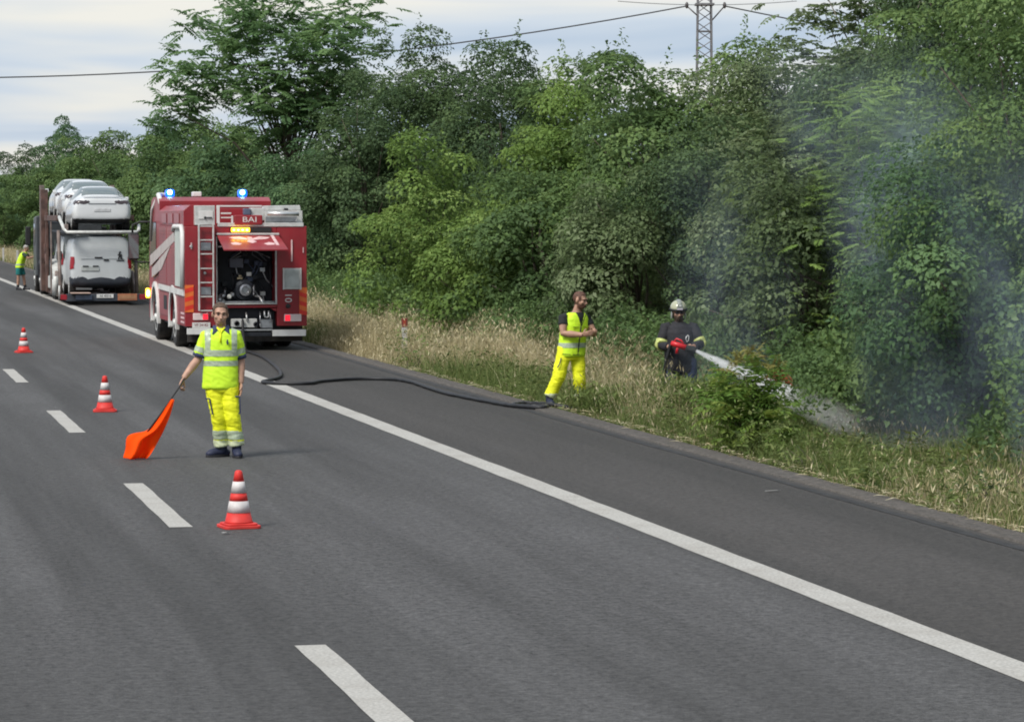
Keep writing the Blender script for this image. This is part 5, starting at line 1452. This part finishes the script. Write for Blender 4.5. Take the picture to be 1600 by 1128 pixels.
# trousers
mb = MB()
rings(mb, [(-.045, 0, .74, .168, .115), (-.045, 0, .82, .185, .13), (-.045, 0, .93, .185, .128)])
legs(mb, (hipR, hipL), (knR, knL), ((-.035, .055, .135), (.128, -.03, .14)), [.106, .104, .092, .086, .080, .083, .088])
trou = remesh(mb, .010, 2, folds(.012, 5, 16, 9))
t_o = link('trousers', trou, M_yel, FM, True)
extract(trou, lambda c, n: .205 < c.z < .300, .004, 'reflective_band', M_refl, t_o)
extract(trou, lambda c, n: c.z < .19, .003, 'reflective_band', M_reflpale, t_o)
for s in (-1, 1):
    hx = -.185 if s < 0 else .128
    y0 = -.075
    pk = [(hx - .03, .69), (hx + .035, .69), (hx + .04, .50), (hx - .02, .50)] if s > 0 else [(hx - .035, .67), (hx + .01, .67), (hx + .045, .49), (hx + .01, .50)]
    for i in range(4):
        a, b_ = pk[i], pk[(i + 1) % 4]
        if s < 0 and i not in (0, 1): continue
        MB().tube([(a[0], y0 - .028, a[1]), (b_[0], y0 - .028, b_[1])], .008, 6).build('pocket_edge', M_navy, t_o)
boot(FM, anR, (-1, -.45), M_bootblue, M_boot); boot(FM, anL, (.12, -1), M_bootblue, M_boot)

# flag: stick in the hand, cloth draped to the ground
FL = empty('signal_flag', (3.66, 34.2, 0), R(-7), 'bright orange signal flag hanging from the flagman\'s hand to the road', 'flag')
def fpt(px_, py_, dy=0.0):
    return ((px_ - 277) / 138.0, dy, (714 - py_) / 138.0)
M_flag = leaf_mat('flag_orange', [(0.95, 0.115, 0.004)] * 3, 0.4, 0.9)
MB().tube([fpt(288, 590, -.16), fpt(277, 608, -.17), fpt(250, 646, -.19), fpt(231, 672, -.20)], .009, 8).build('stick', M_black, FL, smooth=True)
LB = [(268, 621), (259, 634), (250, 646), (240, 660), (231, 671), (222, 673), (210, 674), (199, 678), (198, 688), (198, 698), (195, 707), (193, 712)]
RB = [(273, 622), (271, 630), (268, 640), (265, 650), (260, 661), (256, 671), (251, 680), (247, 688), (243, 695), (239, 702), (235, 708), (230, 713.4)]
V, F = [], []
NU = 12
for i in range(len(LB)):
    for j in range(NU + 1):
        u = j / NU; t = i / (len(LB) - 1)
        x = LB[i][0] * (1 - u) + RB[i][0] * u; y = LB[i][1] * (1 - u) + RB[i][1] * u
        dep = -.19 + t * (.10 * math.sin(u * 7.5 + t * 2.5) + .045 * math.sin(u * 17 + 5 * t) + .03 * math.sin(u * 9 - 13 * t)) - .04 * t
        V.append(fpt(x, y, dep))
F = [(i * (NU + 1) + j, i * (NU + 1) + j + 1, (i + 1) * (NU + 1) + j + 1, (i + 1) * (NU + 1) + j) for i in range(len(LB) - 1) for j in range(NU)]
o = link('cloth', np_mesh('cloth', np.array(V), np.array(F)), M_flag, FL, True)
m_ = o.modifiers.new('sub', 'SUBSURF'); m_.levels = 1; m_.render_levels = 1
m_ = o.modifiers.new('thick', 'SOLIDIFY'); m_.thickness = .004

# ---------------------------------------------------------------- man in sleeveless vest at the verge
VM = empty('person', (10.24, 42.88, -.02), R(-12.4), 'man in yellow sleeveless vest and yellow trousers at the verge, palms together', 'person')
yv = R(36)
hipR, hipL = (-.02, -.05, .80), (.16, .06, .80); knR, knL = (-.11, -.10, .42), (.19, .0, .40); anR, anL = (-.24, -.06, .10), (.20, .10, .05)
sR, sL = Vector((-.045, -.12, 1.285)), Vector((.295, .12, 1.265)); eR, eL = Vector((-.045, -.19, 1.055)), Vector((.40, .05, 1.04)); wR, wL = Vector((.235, -.27, 1.035)), Vector((.385, -.12, 1.06))
HM = hmat((.205, -.045, 1.535), R(62), R(10))
mb = MB()
rings(mb, [(.07, 0, .72, .12, .10), (.07, 0, .82, .16, .115), (.085, 0, .98, .145, .10), (.11, 0, 1.16, .165, .11), (.135, .0, 1.28, .16, .095), (.15, .0, 1.36, .085, .07)], yaw=yv)
mb.tube([(.145, .0, 1.32), (.165, -.01, 1.40), (.19, -.02, 1.48)], [.070, .060, .058], 14)
head(mb, HM, 1.0)
for s_, e_, w_ in ((sR, eR, wR), (sL, eL, wL)):
    mb.tube([s_, s_.lerp(e_, .5), e_, e_.lerp(w_, .35), w_], [.062, .062, .052, .054, .034], 12)
hand(mb, wR, (.95, -.05, .25), (-.1, .9, .2), 1, .25)
hand(mb, wL, (.35, -.6, .35), (-.5, -.6, -.3), -1, .8)
legs(mb, (hipR, hipL), (knR, knL), (anR, anL), [.08, .078, .062, .055, .055, .042, .036])
body = remesh(mb, .0085, 2)
link('body', body, M_skin2, VM, True)
face_parts(VM, HM, M_hair2)
iv = HM.inverted()
extract(body, hair_pred, .009, 'hair', M_hair2, VM, .005, 90)
extract(body, lambda c, n: (lambda q: q.z < -.050 and q.y < .01 and q.z > -.125 and q.length < .16)(iv @ c), .004, 'beard', pmat('beard_reddish', (.16, .075, .05), .8), VM, .003, 90)
mb = MB()
rings(mb, [(.12, 0, 1.05, .17, .118), (.125, 0, 1.2, .18, .12), (.14, .0, 1.29, .172, .106), (.15, .0, 1.355, .09, .078)], yaw=yv)
for s_, e_ in ((sR, eR), (sL, eL)):
    mb.tube([s_ + Vector((.05 if s_ is sR else -.05, 0, .0)), s_, s_.lerp(e_, .48)], [.07, .072, .074], 14)
link('t_shirt', remesh(mb, .010, 2, folds(.004)), M_blackcloth, VM, True)
mb = MB()
rings(mb, [(.075, 0, .715, .195, .145), (.078, 0, .74, .208, .155), (.085, 0, .86, .203, .152), (.095, 0, 1.0, .200, .148), (.115, 0, 1.15, .208, .150), (.135, 0, 1.26, .200, .134), (.145, 0, 1.325, .160, .112), (.15, .005, 1.36, .10, .09)], yaw=yv)
vest = remesh(mb, .010, 2, folds(.006, 6, 11, 5))
fwd = Vector((math.sin(yv), -math.cos(yv), 0)); rgt = Vector((math.cos(yv), math.sin(yv), 0))
axis = lambda z: Vector((.07 + .13 * (z - .72), 0, z))
def neck_hole(c, n):                         # keep everything except the V neck and arm holes
    q = c - axis(c.z); s_ = q.dot(rgt); f_ = q.dot(fwd)
    return not (f_ > .02 and c.z > 1.17 and abs(s_) < .075 * (c.z - 1.17) / .18) and not c.z > 1.352
bm = bmesh.new(); bm.from_mesh(vest)
bmesh.ops.delete(bm, geom=[f for f in bm.faces if not neck_hole(f.calc_center_median(), f.normal)], context='FACES')
bm.to_mesh(vest); bm.free()
v_o = link('vest', vest, M_lime, VM, True)
extract(vest, lambda c, n: .845 < c.z < .915, .004, 'reflective_band', M_refl, v_o)
def vline(name, pts, mat, r=.007):
    MB().tube(pts, r, 6).build(name, mat, v_o, smooth=True)
vline('zip', [axis(z) + fwd * (.154 - .012 * (z > 1.1)) for z in (.75, .85, .95, 1.05, 1.17)], M_blackcloth, .009)
for s in (-1, 1):
    vline('vest_edge', [axis(z) + fwd * (.155 - .02 * t) + rgt * s * (.005 + .075 * t) for t, z in ((0, 1.17), (.5, 1.26), (1, 1.345))], M_blackcloth, .006)
    vline('hem', [axis(.745 + .01 * abs(t)) + fwd * (.160 * math.cos(t * 1.2)) + rgt * s * .205 * math.sin(abs(t) * 1.4) for t in (0, .25, .5, .75, 1.0)], M_blackcloth, .006)
    p0 = axis(1.15) + rgt * s * .09 + fwd * .140
    MB().box(-.055, .055, -.006, .006, -.006, .006).build('pocket_flap', pmat('lime_shade', (.42, .62, .03), .7), v_o, loc=p0).rotation_euler = (0, 0, yv)
mb = MB()
rings(mb, [(.07, 0, .67, .165, .12), (.07, 0, .75, .18, .13), (.072, 0, .86, .178, .126)], yaw=yv)
legs(mb, (hipR, hipL), (knR, knL), ((-.232, -.06, .14), (.20, .09, .10)), [.108, .105, .098, .094, .088, .090, .092])
trou = remesh(mb, .010, 3, folds(.011, 5, 15, 2))
t_o = link('trousers', trou, M_yel, VM, True)
extract(trou, lambda c, n: c.z < .18, .003, 'reflective_band', M_reflpale, t_o)
MB().tube([(-.075, -.185, .70), (-.095, -.20, .62), (-.13, -.21, .56)], .008, 6).build('pocket_edge', M_navy, t_o)
boot(VM, anR, (.2, -1), M_bootblue, M_boot); boot(VM, (.20, .10, .105), (1, -.5), M_bootblue, M_boot)

# ---------------------------------------------------------------- firefighter
FF = empty('person', (11.82, 42.2, vz(11.82, 42.2)), R(-12.4), 'firefighter in dark gear and pale helmet aiming a red nozzle in the high grass', 'person')
hipR, hipL = (-.15, 0, .88), (.06, 0, .88); knR, knL = (-.17, -.06, .47), (.09, -.06, .47); anR, anL = (-.18, .02, .10), (.10, .02, .10)
sR, sL = Vector((-.255, .0, 1.375)), Vector((.135, .02, 1.375)); eR, eL = Vector((-.335, -.08, 1.115)), Vector((.245, -.07, 1.135)); wR, wL = Vector((-.215, -.28, 1.105)), Vector((.115, -.30, 1.105))
HM = hmat((-.078, -.03, 1.595), R(6), R(6))
mb = MB()
rings(mb, [(-.05, 0, .80, .12, .10), (-.05, 0, .90, .17, .125), (-.055, 0, 1.08, .165, .12), (-.06, 0, 1.28, .175, .115), (-.06, .0, 1.37, .165, .095), (-.065, .01, 1.43, .085, .07)])
mb.tube([(-.062, .012, 1.38), (-.068, .0, 1.46), (-.074, -.015, 1.53)], [.072, .062, .060], 14)
head(mb, HM, 1.0)
for s_, e_, w_ in ((sR, eR, wR), (sL, eL, wL)):
    mb.tube([s_, s_.lerp(e_, .5), e_, e_.lerp(w_, .35), w_], [.055, .052, .045, .045, .031], 12)
hand(mb, wR, (.85, -.45, .05), (.1, -.2, .9), -1, .95)
hand(mb, wL, (-.25, -.75, -.05), (-.7, .1, .55), 1, .95)
legs(mb, (hipR, hipL), (knR, knL), (anR, anL), [.08, .078, .062, .055, .055, .042, .036])
body = remesh(mb, .0085, 2)
link('body', body, M_skin2, FF, True)
face_parts(FF, HM)
iv = HM.inverted()
extract(body, lambda c, n: (lambda q: q.z < -.045 and q.y < .03 and q.z > -.13 and q.length < .165)(iv @ c), .006, 'beard', M_hair, FF, .004, 90)
# sunglasses
g_ = MB()
for s in (-1, 1):
    g_.ball((s * .033, -.096, .002), (.027, .010, .017), 10, 6)
g_.tube([(-.06, -.085, .006), (0, -.103, .008), (.06, -.085, .006)], .005, 6)
xform(g_, HM).build('sunglasses', M_black, FF, smooth=True)
# helmet
hb = MB()
hb.ball((0, .012, .060), (.118, .142, .115), 22, 14)
me = xform(hb, HM).mesh('helmet')
bm = bmesh.new(); bm.from_mesh(me)
bmesh.ops.delete(bm, geom=[f for f in bm.faces if (iv @ f.calc_center_median()).z < .030], context='FACES')
bm.to_mesh(me); bm.free()
h_o = link('helmet', me, M_helmet, FF, True)
m_ = h_o.modifiers.new('t', 'SOLIDIFY'); m_.thickness = .008
xform(MB().lathe([(.116, .026), (.128, .030), (.128, .052), (.121, .056)], 28), HM @ Matrix.Translation((0, .012, 0)) @ Matrix.Diagonal((1, 1.2, 1, 1))).build('helmet_band', M_black, h_o, smooth=True)
xform(MB().tube([(0, -.132, .10), (0, -.09, .155), (0, .0, .178), (0, .09, .15), (0, .14, .09)], [(.034, .010)] * 5, 10), HM).build('crest', M_helmgrey, h_o, smooth=True)
xform(MB().prism([(-.042, .052), (.042, .052), (.048, .085), (.03, .125), (-.03, .125), (-.048, .085)], -.150, -.125), HM).build('front_plate', M_helmgrey, h_o, .006)
xform(MB().box(-.04, .04, -.157, -.149, .050, .072), HM).build('plate_tab', pmat('plate_lilac', (.55, .5, .58), .4), h_o, .004)
xform(MB().box(-.016, .016, -.155, -.149, .10, .116), HM).build('plate_badge', M_white, h_o, .004)
for s in (-1, 1):
    xform(MB().ball((s * .098, .0, -.045), (.014, .045, .062), 10, 8), HM).build('ear_guard', M_helmgrey, h_o, smooth=True)
xform(MB().ball((0, .085, -.045), (.095, .03, .075), 12, 8), HM).build('neck_guard', M_blackcloth, h_o, smooth=True)
# coat
mb = MB()
rings(mb, [(-.055, 0, .72, .205, .165), (-.055, 0, .85, .215, .175), (-.058, 0, 1.0, .215, .175), (-.06, 0, 1.15, .215, .165), (-.06, 0, 1.30, .215, .14), (-.062, .0, 1.385, .185, .118), (-.065, .008, 1.43, .115, .092), (-.066, .01, 1.455, .088, .08)])
for s_, e_, w_ in ((sR, eR, wR), (sL, eL, wL)):
    mb.tube([s_ + Vector((.05 if s_ is sR else -.05, 0, .0)), s_, s_.lerp(e_, .5), e_, e_.lerp(w_, .5), e_.lerp(w_, .85)], [.080, .084, .080, .074, .066, .060], 16)
coat = remesh(mb, .011, 3, folds(.007, 6, 12, 12))
c_o = link('coat', coat, M_ffcoat, FF, True)
for s_, e_, w_ in ((sR, eR, wR), (sL, eL, wL)):
    MB().tube([e_.lerp(s_, .30), e_, e_.lerp(w_, .12)], [.088, .088, .084], 16).build('reflective_band', pmat('coat_band', (.50, .56, .18), .5, var=.15), c_o, smooth=True)
MB().tube([(.035, -.172, 1.26), (.02, -.178, 1.22), (.035, -.182, 1.17), (.06, -.178, 1.19), (.065, -.172, 1.25), (.045, -.17, 1.27)], .007, 6).build('carabiner', M_alu, c_o, smooth=True)
MB().box(-.245, -.19, -.15, -.09, .98, 1.07).box(-.265, -.235, -.13, -.07, .84, .92).build('strap_buckle', M_white, c_o, .008)
mb = MB()
rings(mb, [(-.05, 0, .76, .185, .14), (-.05, 0, .84, .20, .155), (-.05, 0, .95, .20, .155)])
legs(mb, (hipR, hipL), (knR, knL), ((-.18, .02, .12), (.10, .02, .12)), [.125, .122, .112, .108, .100, .100, .102])
trou = remesh(mb, .011, 3, folds(.010, 5, 14, 7))
t_o = link('trousers', trou, M_fftrou, FF, True)
for s in (-1, 1):
    extract(trou, lambda c, n: .42 < c.z < .48 and (c.x + .045) * s > 0, .004, 'reflective_band', M_refl, t_o)
boot(FF, (-.18, .02, .105), (-.2, -1), M_boot, M_black); boot(FF, (.10, .02, .105), (.15, -1), M_boot, M_black)
# nozzle (held): world placement through the firefighter's frame
FFM = Matrix.Translation(FF.location) @ Matrix.Rotation(R(-12.4), 4, 'Z')
na, nb = Vector((-.20, -.36, 1.165)), Vector((.155, -.42, 1.055))
nz_root = empty('spray_nozzle', FFM @ na, R(-12.4), 'red hand-held spray nozzle gripped by the firefighter', 'nozzle')
d_ = (nb - na)
ax = d_.normalized()
MB().tube([Vector((0, 0, 0)), d_ * .25, d_ * .6], [.034, .042, .040], 14).build('barrel', M_nozzle, nz_root, smooth=True)
MB().tube([d_ * .6, d_ * .72, d_ * .95, d_], [.045, .050, .046, .040], 14).build('tip', M_blackcloth, nz_root, smooth=True)
MB().tube([d_ * .28, d_ * .28 + Vector((-.02, 0, -.12))], [.02, .022], 10).build('grip', M_nozzle, nz_root, smooth=True)
MB().tube([d_ * .12 + Vector((0, 0, .03)), d_ * .22 + Vector((0, 0, .085)), d_ * .40 + Vector((0, 0, .08)), d_ * .5 + Vector((0, 0, .04))], .013, 8).build('bail_handle', M_nozzle, nz_root, smooth=True)
NOZ = FFM @ nb

# ---------------------------------------------------------------- driver by the transporter
DR = empty('person', (6.62, 116.2, 0), R(-12.4), 'driver in yellow vest and teal shorts leaning on the transporter\'s front post', 'person')
yd = R(75)
hipR, hipL = (-.14, -.08, .88), (-.09, .09, .88); knR, knL = (-.16, -.10, .47), (.02, .06, .47); anR, anL = (-.18, -.08, .09), (.06, .10, .09)
sR, sL = Vector((.06, -.18, 1.36)), Vector((.06, .18, 1.36)); eR, eL = Vector((.24, -.22, 1.20)), Vector((.26, .2, 1.22)); wR, wL = Vector((.44, -.14, 1.26)), Vector((.46, .12, 1.28))
HM = hmat((.13, 0, 1.58), R(80), R(18))
mb = MB()
tor = [(-.11, 0, .80, .12, .10), (-.11, 0, .90, .165, .12), (-.07, 0, 1.08, .155, .12), (0, 0, 1.26, .175, .115), (.045, .0, 1.37, .165, .095), (.075, 0, 1.43, .085, .07)]
rings(mb, tor, yaw=yd)
mb.tube([(.065, 0, 1.40), (.09, 0, 1.48), (.115, 0, 1.53)], [.068, .06, .058], 12)
head(mb, HM, 1.0)
for s_, e_, w_ in ((sR, eR, wR), (sL, eL, wL)):
    mb.tube([s_, s_.lerp(e_, .5), e_, w_], [.056, .054, .044, .031], 12)
    hand(mb, w_, (.9, 0, .2), (0, 0, -1), -1 if s_ is sL else 1, .3)
legs(mb, (hipR, hipL), (knR, knL), (anR, anL), [.085, .08, .064, .056, .058, .045, .036])
body = remesh(mb, .011, 2)
link('body', body, M_skin2, DR, True)
iv = HM.inverted()
extract(body, hair_pred, .012, 'hair', M_hairgrey, DR)
face_parts(DR, HM, M_hairgrey)
mb = MB()
rings(mb, [(-.12, 0, .84, .20, .15), (-.11, 0, .95, .195, .148), (-.06, 0, 1.1, .19, .145), (0.0, 0, 1.27, .20, .138), (.045, .0, 1.375, .175, .112), (.07, 0, 1.43, .10, .085)], yaw=yd)
vest = remesh(mb, .013, 2, folds(.006))
v_o = link('vest', vest, M_lime, DR, True)
extract(vest, lambda c, n: .93 < c.z < .99, .004, 'reflective_band', M_refl, v_o)
mb = MB()
for s_, e_ in ((sR, eR), (sL, eL)):
    mb.tube([s_ + Vector((-.02, .02, 0)), s_, s_.lerp(e_, .6)], [.07, .074, .072], 12)
link('sleeves', remesh(mb, .012, 2), pmat('sleeve_green', (.03, .06, .04), .8), DR, True)
mb = MB()
rings(mb, [(-.115, 0, .74, .165, .12), (-.115, 0, .86, .18, .135), (-.11, 0, .93, .178, .13)], yaw=yd)
mb.tube([hipR, Vector(hipR).lerp(Vector(knR), .75)], [.11, .105], 14); mb.tube([hipL, Vector(hipL).lerp(Vector(knL), .75)], [.11, .105], 14)
link('shorts', remesh(mb, .012, 2, folds(.006)), M_teal, DR, True)
boot(DR, (-.18, -.08, .10), (.8, -.6), M_boot, M_black); boot(DR, (.06, .10, .10), (1, -.2), M_boot, M_black)
# ================================================================ WATER JET AND SMOKE
scene.cycles.volume_bounces = 2
def vol_mat(name, build, color=(0.9, 0.93, 0.96), aniso=0.3):
    mt = bpy.data.materials.new(name); mt.use_nodes = True
    t = mt.node_tree; t.nodes.clear()
    out = N(t, 'ShaderNodeOutputMaterial'); pv = N(t, 'ShaderNodeVolumePrincipled')
    pv.inputs['Color'].default_value = (*color, 1); pv.inputs['Anisotropy'].default_value = aniso
    t.links.new(build(t), pv.inputs['Density']); t.links.new(pv.outputs['Volume'], out.inputs['Volume'])
    return mt
def mth(t, op, a, b=None, c=None):
    n = N(t, 'ShaderNodeMath', operation=op)
    for i, q in enumerate((a, b, c)):
        if q is None: continue
        if hasattr(q, 'links'): t.links.new(q, n.inputs[i])
        else: n.inputs[i].default_value = q
    return n.outputs[0]
# jet: from the nozzle, falling in a widening cone behind the shrub to the ground
J0 = Vector(NOZ); J1 = Vector((12.68, 36.7, -0.02))
JL = (J1 - J0).length
jet_pts, jet_rad = [], []
for i in range(15):
    t_ = i / 14
    p = J0.lerp(J1, t_);
    jet_pts.append(p); jet_rad.append(0.030 + 0.27 * t_)
JD = (J1 - J0).normalized()
def jet_nodes(t):
    tc = N(t, 'ShaderNodeTexCoord'); sub = N(t, 'ShaderNodeVectorMath', operation='SUBTRACT'); sub.inputs[1].default_value = J0
    t.links.new(tc.outputs['Object'], sub.inputs[0])
    dt = N(t, 'ShaderNodeVectorMath', operation='DOT_PRODUCT'); dt.inputs[1].default_value = JD
    t.links.new(sub.outputs['Vector'], dt.inputs[0])
    s = mth(t, 'DIVIDE', dt.outputs['Value'], JL)
    nz = N(t, 'ShaderNodeTexNoise'); nz.inputs['Scale'].default_value = 5.0; nz.inputs['Detail'].default_value = 3
    t.links.new(tc.outputs['Object'], nz.inputs['Vector'])
    fall = mth(t, 'DIVIDE', 1.0, mth(t, 'POWER', mth(t, 'ADD', mth(t, 'MAXIMUM', s, 0.0), 0.09), 0.7))
    tail = mth(t, 'SUBTRACT', 1.0, mth(t, 'MULTIPLY', mth(t, 'MAXIMUM', s, 0.0), .70))
    nn = mth(t, 'MAXIMUM', mth(t, 'MULTIPLY_ADD', nz.outputs['Fac'], 2.2, -0.45), 0.4)
    ln_ = N(t, 'ShaderNodeVectorMath', operation='LENGTH'); t.links.new(sub.outputs['Vector'], ln_.inputs[0])
    d2 = mth(t, 'SUBTRACT', mth(t, 'MULTIPLY', ln_.outputs['Value'], ln_.outputs['Value']), mth(t, 'MULTIPLY', dt.outputs['Value'], dt.outputs['Value']))
    r_ = mth(t, 'MULTIPLY_ADD', s, 0.27, 0.028)
    edge = mth(t, 'POWER', mth(t, 'MAXIMUM', mth(t, 'SUBTRACT', 1.0, mth(t, 'DIVIDE', d2, mth(t, 'MULTIPLY', r_, r_))), 0.0), 1.5)
    endf = N(t, 'ShaderNodeMapRange'); endf.inputs['From Min'].default_value = 1.0; endf.inputs['From Max'].default_value = 0.60
    t.links.new(s, endf.inputs['Value'])
    return mth(t, 'MULTIPLY', mth(t, 'MULTIPLY', mth(t, 'MULTIPLY', fall, tail), mth(t, 'MULTIPLY', nn, 9.5)), mth(t, 'MULTIPLY', edge, endf.outputs['Result']))
jet = MB().tube(jet_pts, jet_rad, 20).build('water_jet', vol_mat('water_mist', jet_nodes, (0.985, 0.99, 1.0), -0.15), None, smooth=True)
tag(jet, 'white water jet fanning out from the nozzle behind the shrub', 'water jet', kind='stuff')
# drops within the jet
rs = np.random.RandomState(44)
M_drop = pmat('water_drop', (0.80, 0.84, 0.86), 0.15, var=0.05, spec=0.6)
n = 1100
tt = rs.uniform(0.0, 1, n) ** 1.1
cen = np.array([list(p) for p in jet_pts]); idx = tt * 13.999; i0 = idx.astype(int); fr = (idx - i0)[:, None]
P = cen[i0] * (1 - fr) + cen[i0 + 1] * fr
rr_ = np.interp(tt, np.linspace(0, 1, 15), jet_rad)
P = P + rs.normal(size=(n, 3)) * (rr_ * .38)[:, None]
D_ = unit(np.tile(np.array(JD), (n, 1)) + rs.normal(size=(n, 3)) * .08 - np.array([0, 0, .2]) * tt[:, None])
ln = rs.uniform(.015, .05, n)
V, F = leaf_quads(P, D_, unit(rs.normal(size=(n, 3))), ln, ln * .0 + rs.uniform(.002, .004, n), .3)
tag(link('water_drops', np_mesh('water_drops', V, F), M_drop), 'fine drops flying along the water jet', 'water drops', kind='stuff')

# smoke drifting up from the burnt bank
SMOKE = [  # axis points (x, y, z, radius) of each plume, density
 ([(13.3, 35.4, -.3, 1.2), (13.4, 35.8, 1.0, 1.35), (13.5, 36.4, 2.3, 1.5), (13.3, 37.4, 3.6, 1.6), (13.0, 38.8, 5.2, 1.7)], .30),
 ([(13.5, 32.2, -.3, .9), (13.7, 33.0, 1.2, 1.15), (13.9, 34.2, 2.8, 1.3), (14.1, 35.5, 4.6, 1.5)], .26),
 ([(12.2, 40.6, -.3, .6), (12.3, 41.2, .7, .9), (12.6, 42.2, 1.6, 1.1), (12.9, 43.4, 2.6, 1.2), (13.0, 44.6, 4.0, 1.2)], .13),
]
for si, (ax_, dens) in enumerate(SMOKE):
    def smoke_nodes(t, dens=dens, si=si, ax_=ax_):
        tc = N(t, 'ShaderNodeTexCoord')
        nz = N(t, 'ShaderNodeTexNoise'); nz.inputs['Scale'].default_value = 1.05; nz.inputs['Detail'].default_value = 3; nz.inputs['Distortion'].default_value = 0.8
        mp = N(t, 'ShaderNodeMapping'); mp.inputs['Location'].default_value = (si * 7, 0, 0); mp.inputs['Scale'].default_value = (1.2, 1.2, .55)
        t.links.new(tc.outputs['Object'], mp.inputs['Vector']); t.links.new(mp.outputs['Vector'], nz.inputs['Vector'])
        n_ = mth(t, 'MAXIMUM', mth(t, 'MULTIPLY_ADD', nz.outputs['Fac'], 3.6, -1.3), 0.0)
        # fade towards the plume's edge: distance to its axis (piecewise between the control points by height)
        sx = N(t, 'ShaderNodeSeparateXYZ'); t.links.new(tc.outputs['Object'], sx.inputs[0])
        zs = [p[2] for p in ax_]
        def curve(k):
            fc = N(t, 'ShaderNodeMapRange', interpolation_type='LINEAR')
            val = None
            for i in range(len(ax_) - 1):
                m_ = N(t, 'ShaderNodeMapRange'); m_.clamp = True
                m_.inputs['From Min'].default_value = zs[i]; m_.inputs['From Max'].default_value = zs[i + 1]
                m_.inputs['To Min'].default_value = 0.0; m_.inputs['To Max'].default_value = ax_[i + 1][k] - ax_[i][k]
                t.links.new(sx.outputs['Z'], m_.inputs['Value'])
                val = m_.outputs['Result'] if val is None else mth(t, 'ADD', val, m_.outputs['Result'])
            t.nodes.remove(fc)
            return mth(t, 'ADD', val, ax_[0][k])
        dx = mth(t, 'SUBTRACT', sx.outputs['X'], curve(0)); dy = mth(t, 'SUBTRACT', sx.outputs['Y'], curve(1))
        d2 = mth(t, 'ADD', mth(t, 'MULTIPLY', dx, dx), mth(t, 'MULTIPLY', dy, dy))
        r_ = curve(3)
        e_ = mth(t, 'MAXIMUM', mth(t, 'SUBTRACT', 1.0, mth(t, 'DIVIDE', d2, mth(t, 'MULTIPLY', r_, r_))), 0.0)
        topf = N(t, 'ShaderNodeMapRange'); topf.inputs['From Min'].default_value = zs[-1]; topf.inputs['From Max'].default_value = zs[-1] - 1.8
        t.links.new(sx.outputs['Z'], topf.inputs['Value'])
        return mth(t, 'MULTIPLY', mth(t, 'MULTIPLY', n_, mth(t, 'MULTIPLY', e_, topf.outputs['Result'])), dens)
    o = MB().tube([p[:3] for p in ax_], [p[3] * 1.08 for p in ax_], 18).build('smoke', vol_mat('smoke', smoke_nodes, (0.60, 0.73, 0.93), 0.0), None, smooth=True)
    tag(o, ('bluish smoke plume rising before the trees at right', 'faint smoke veil at the far right edge', 'thin blue smoke wisp drifting past the firefighter')[si], 'smoke', 'smoke plumes', kind='stuff')
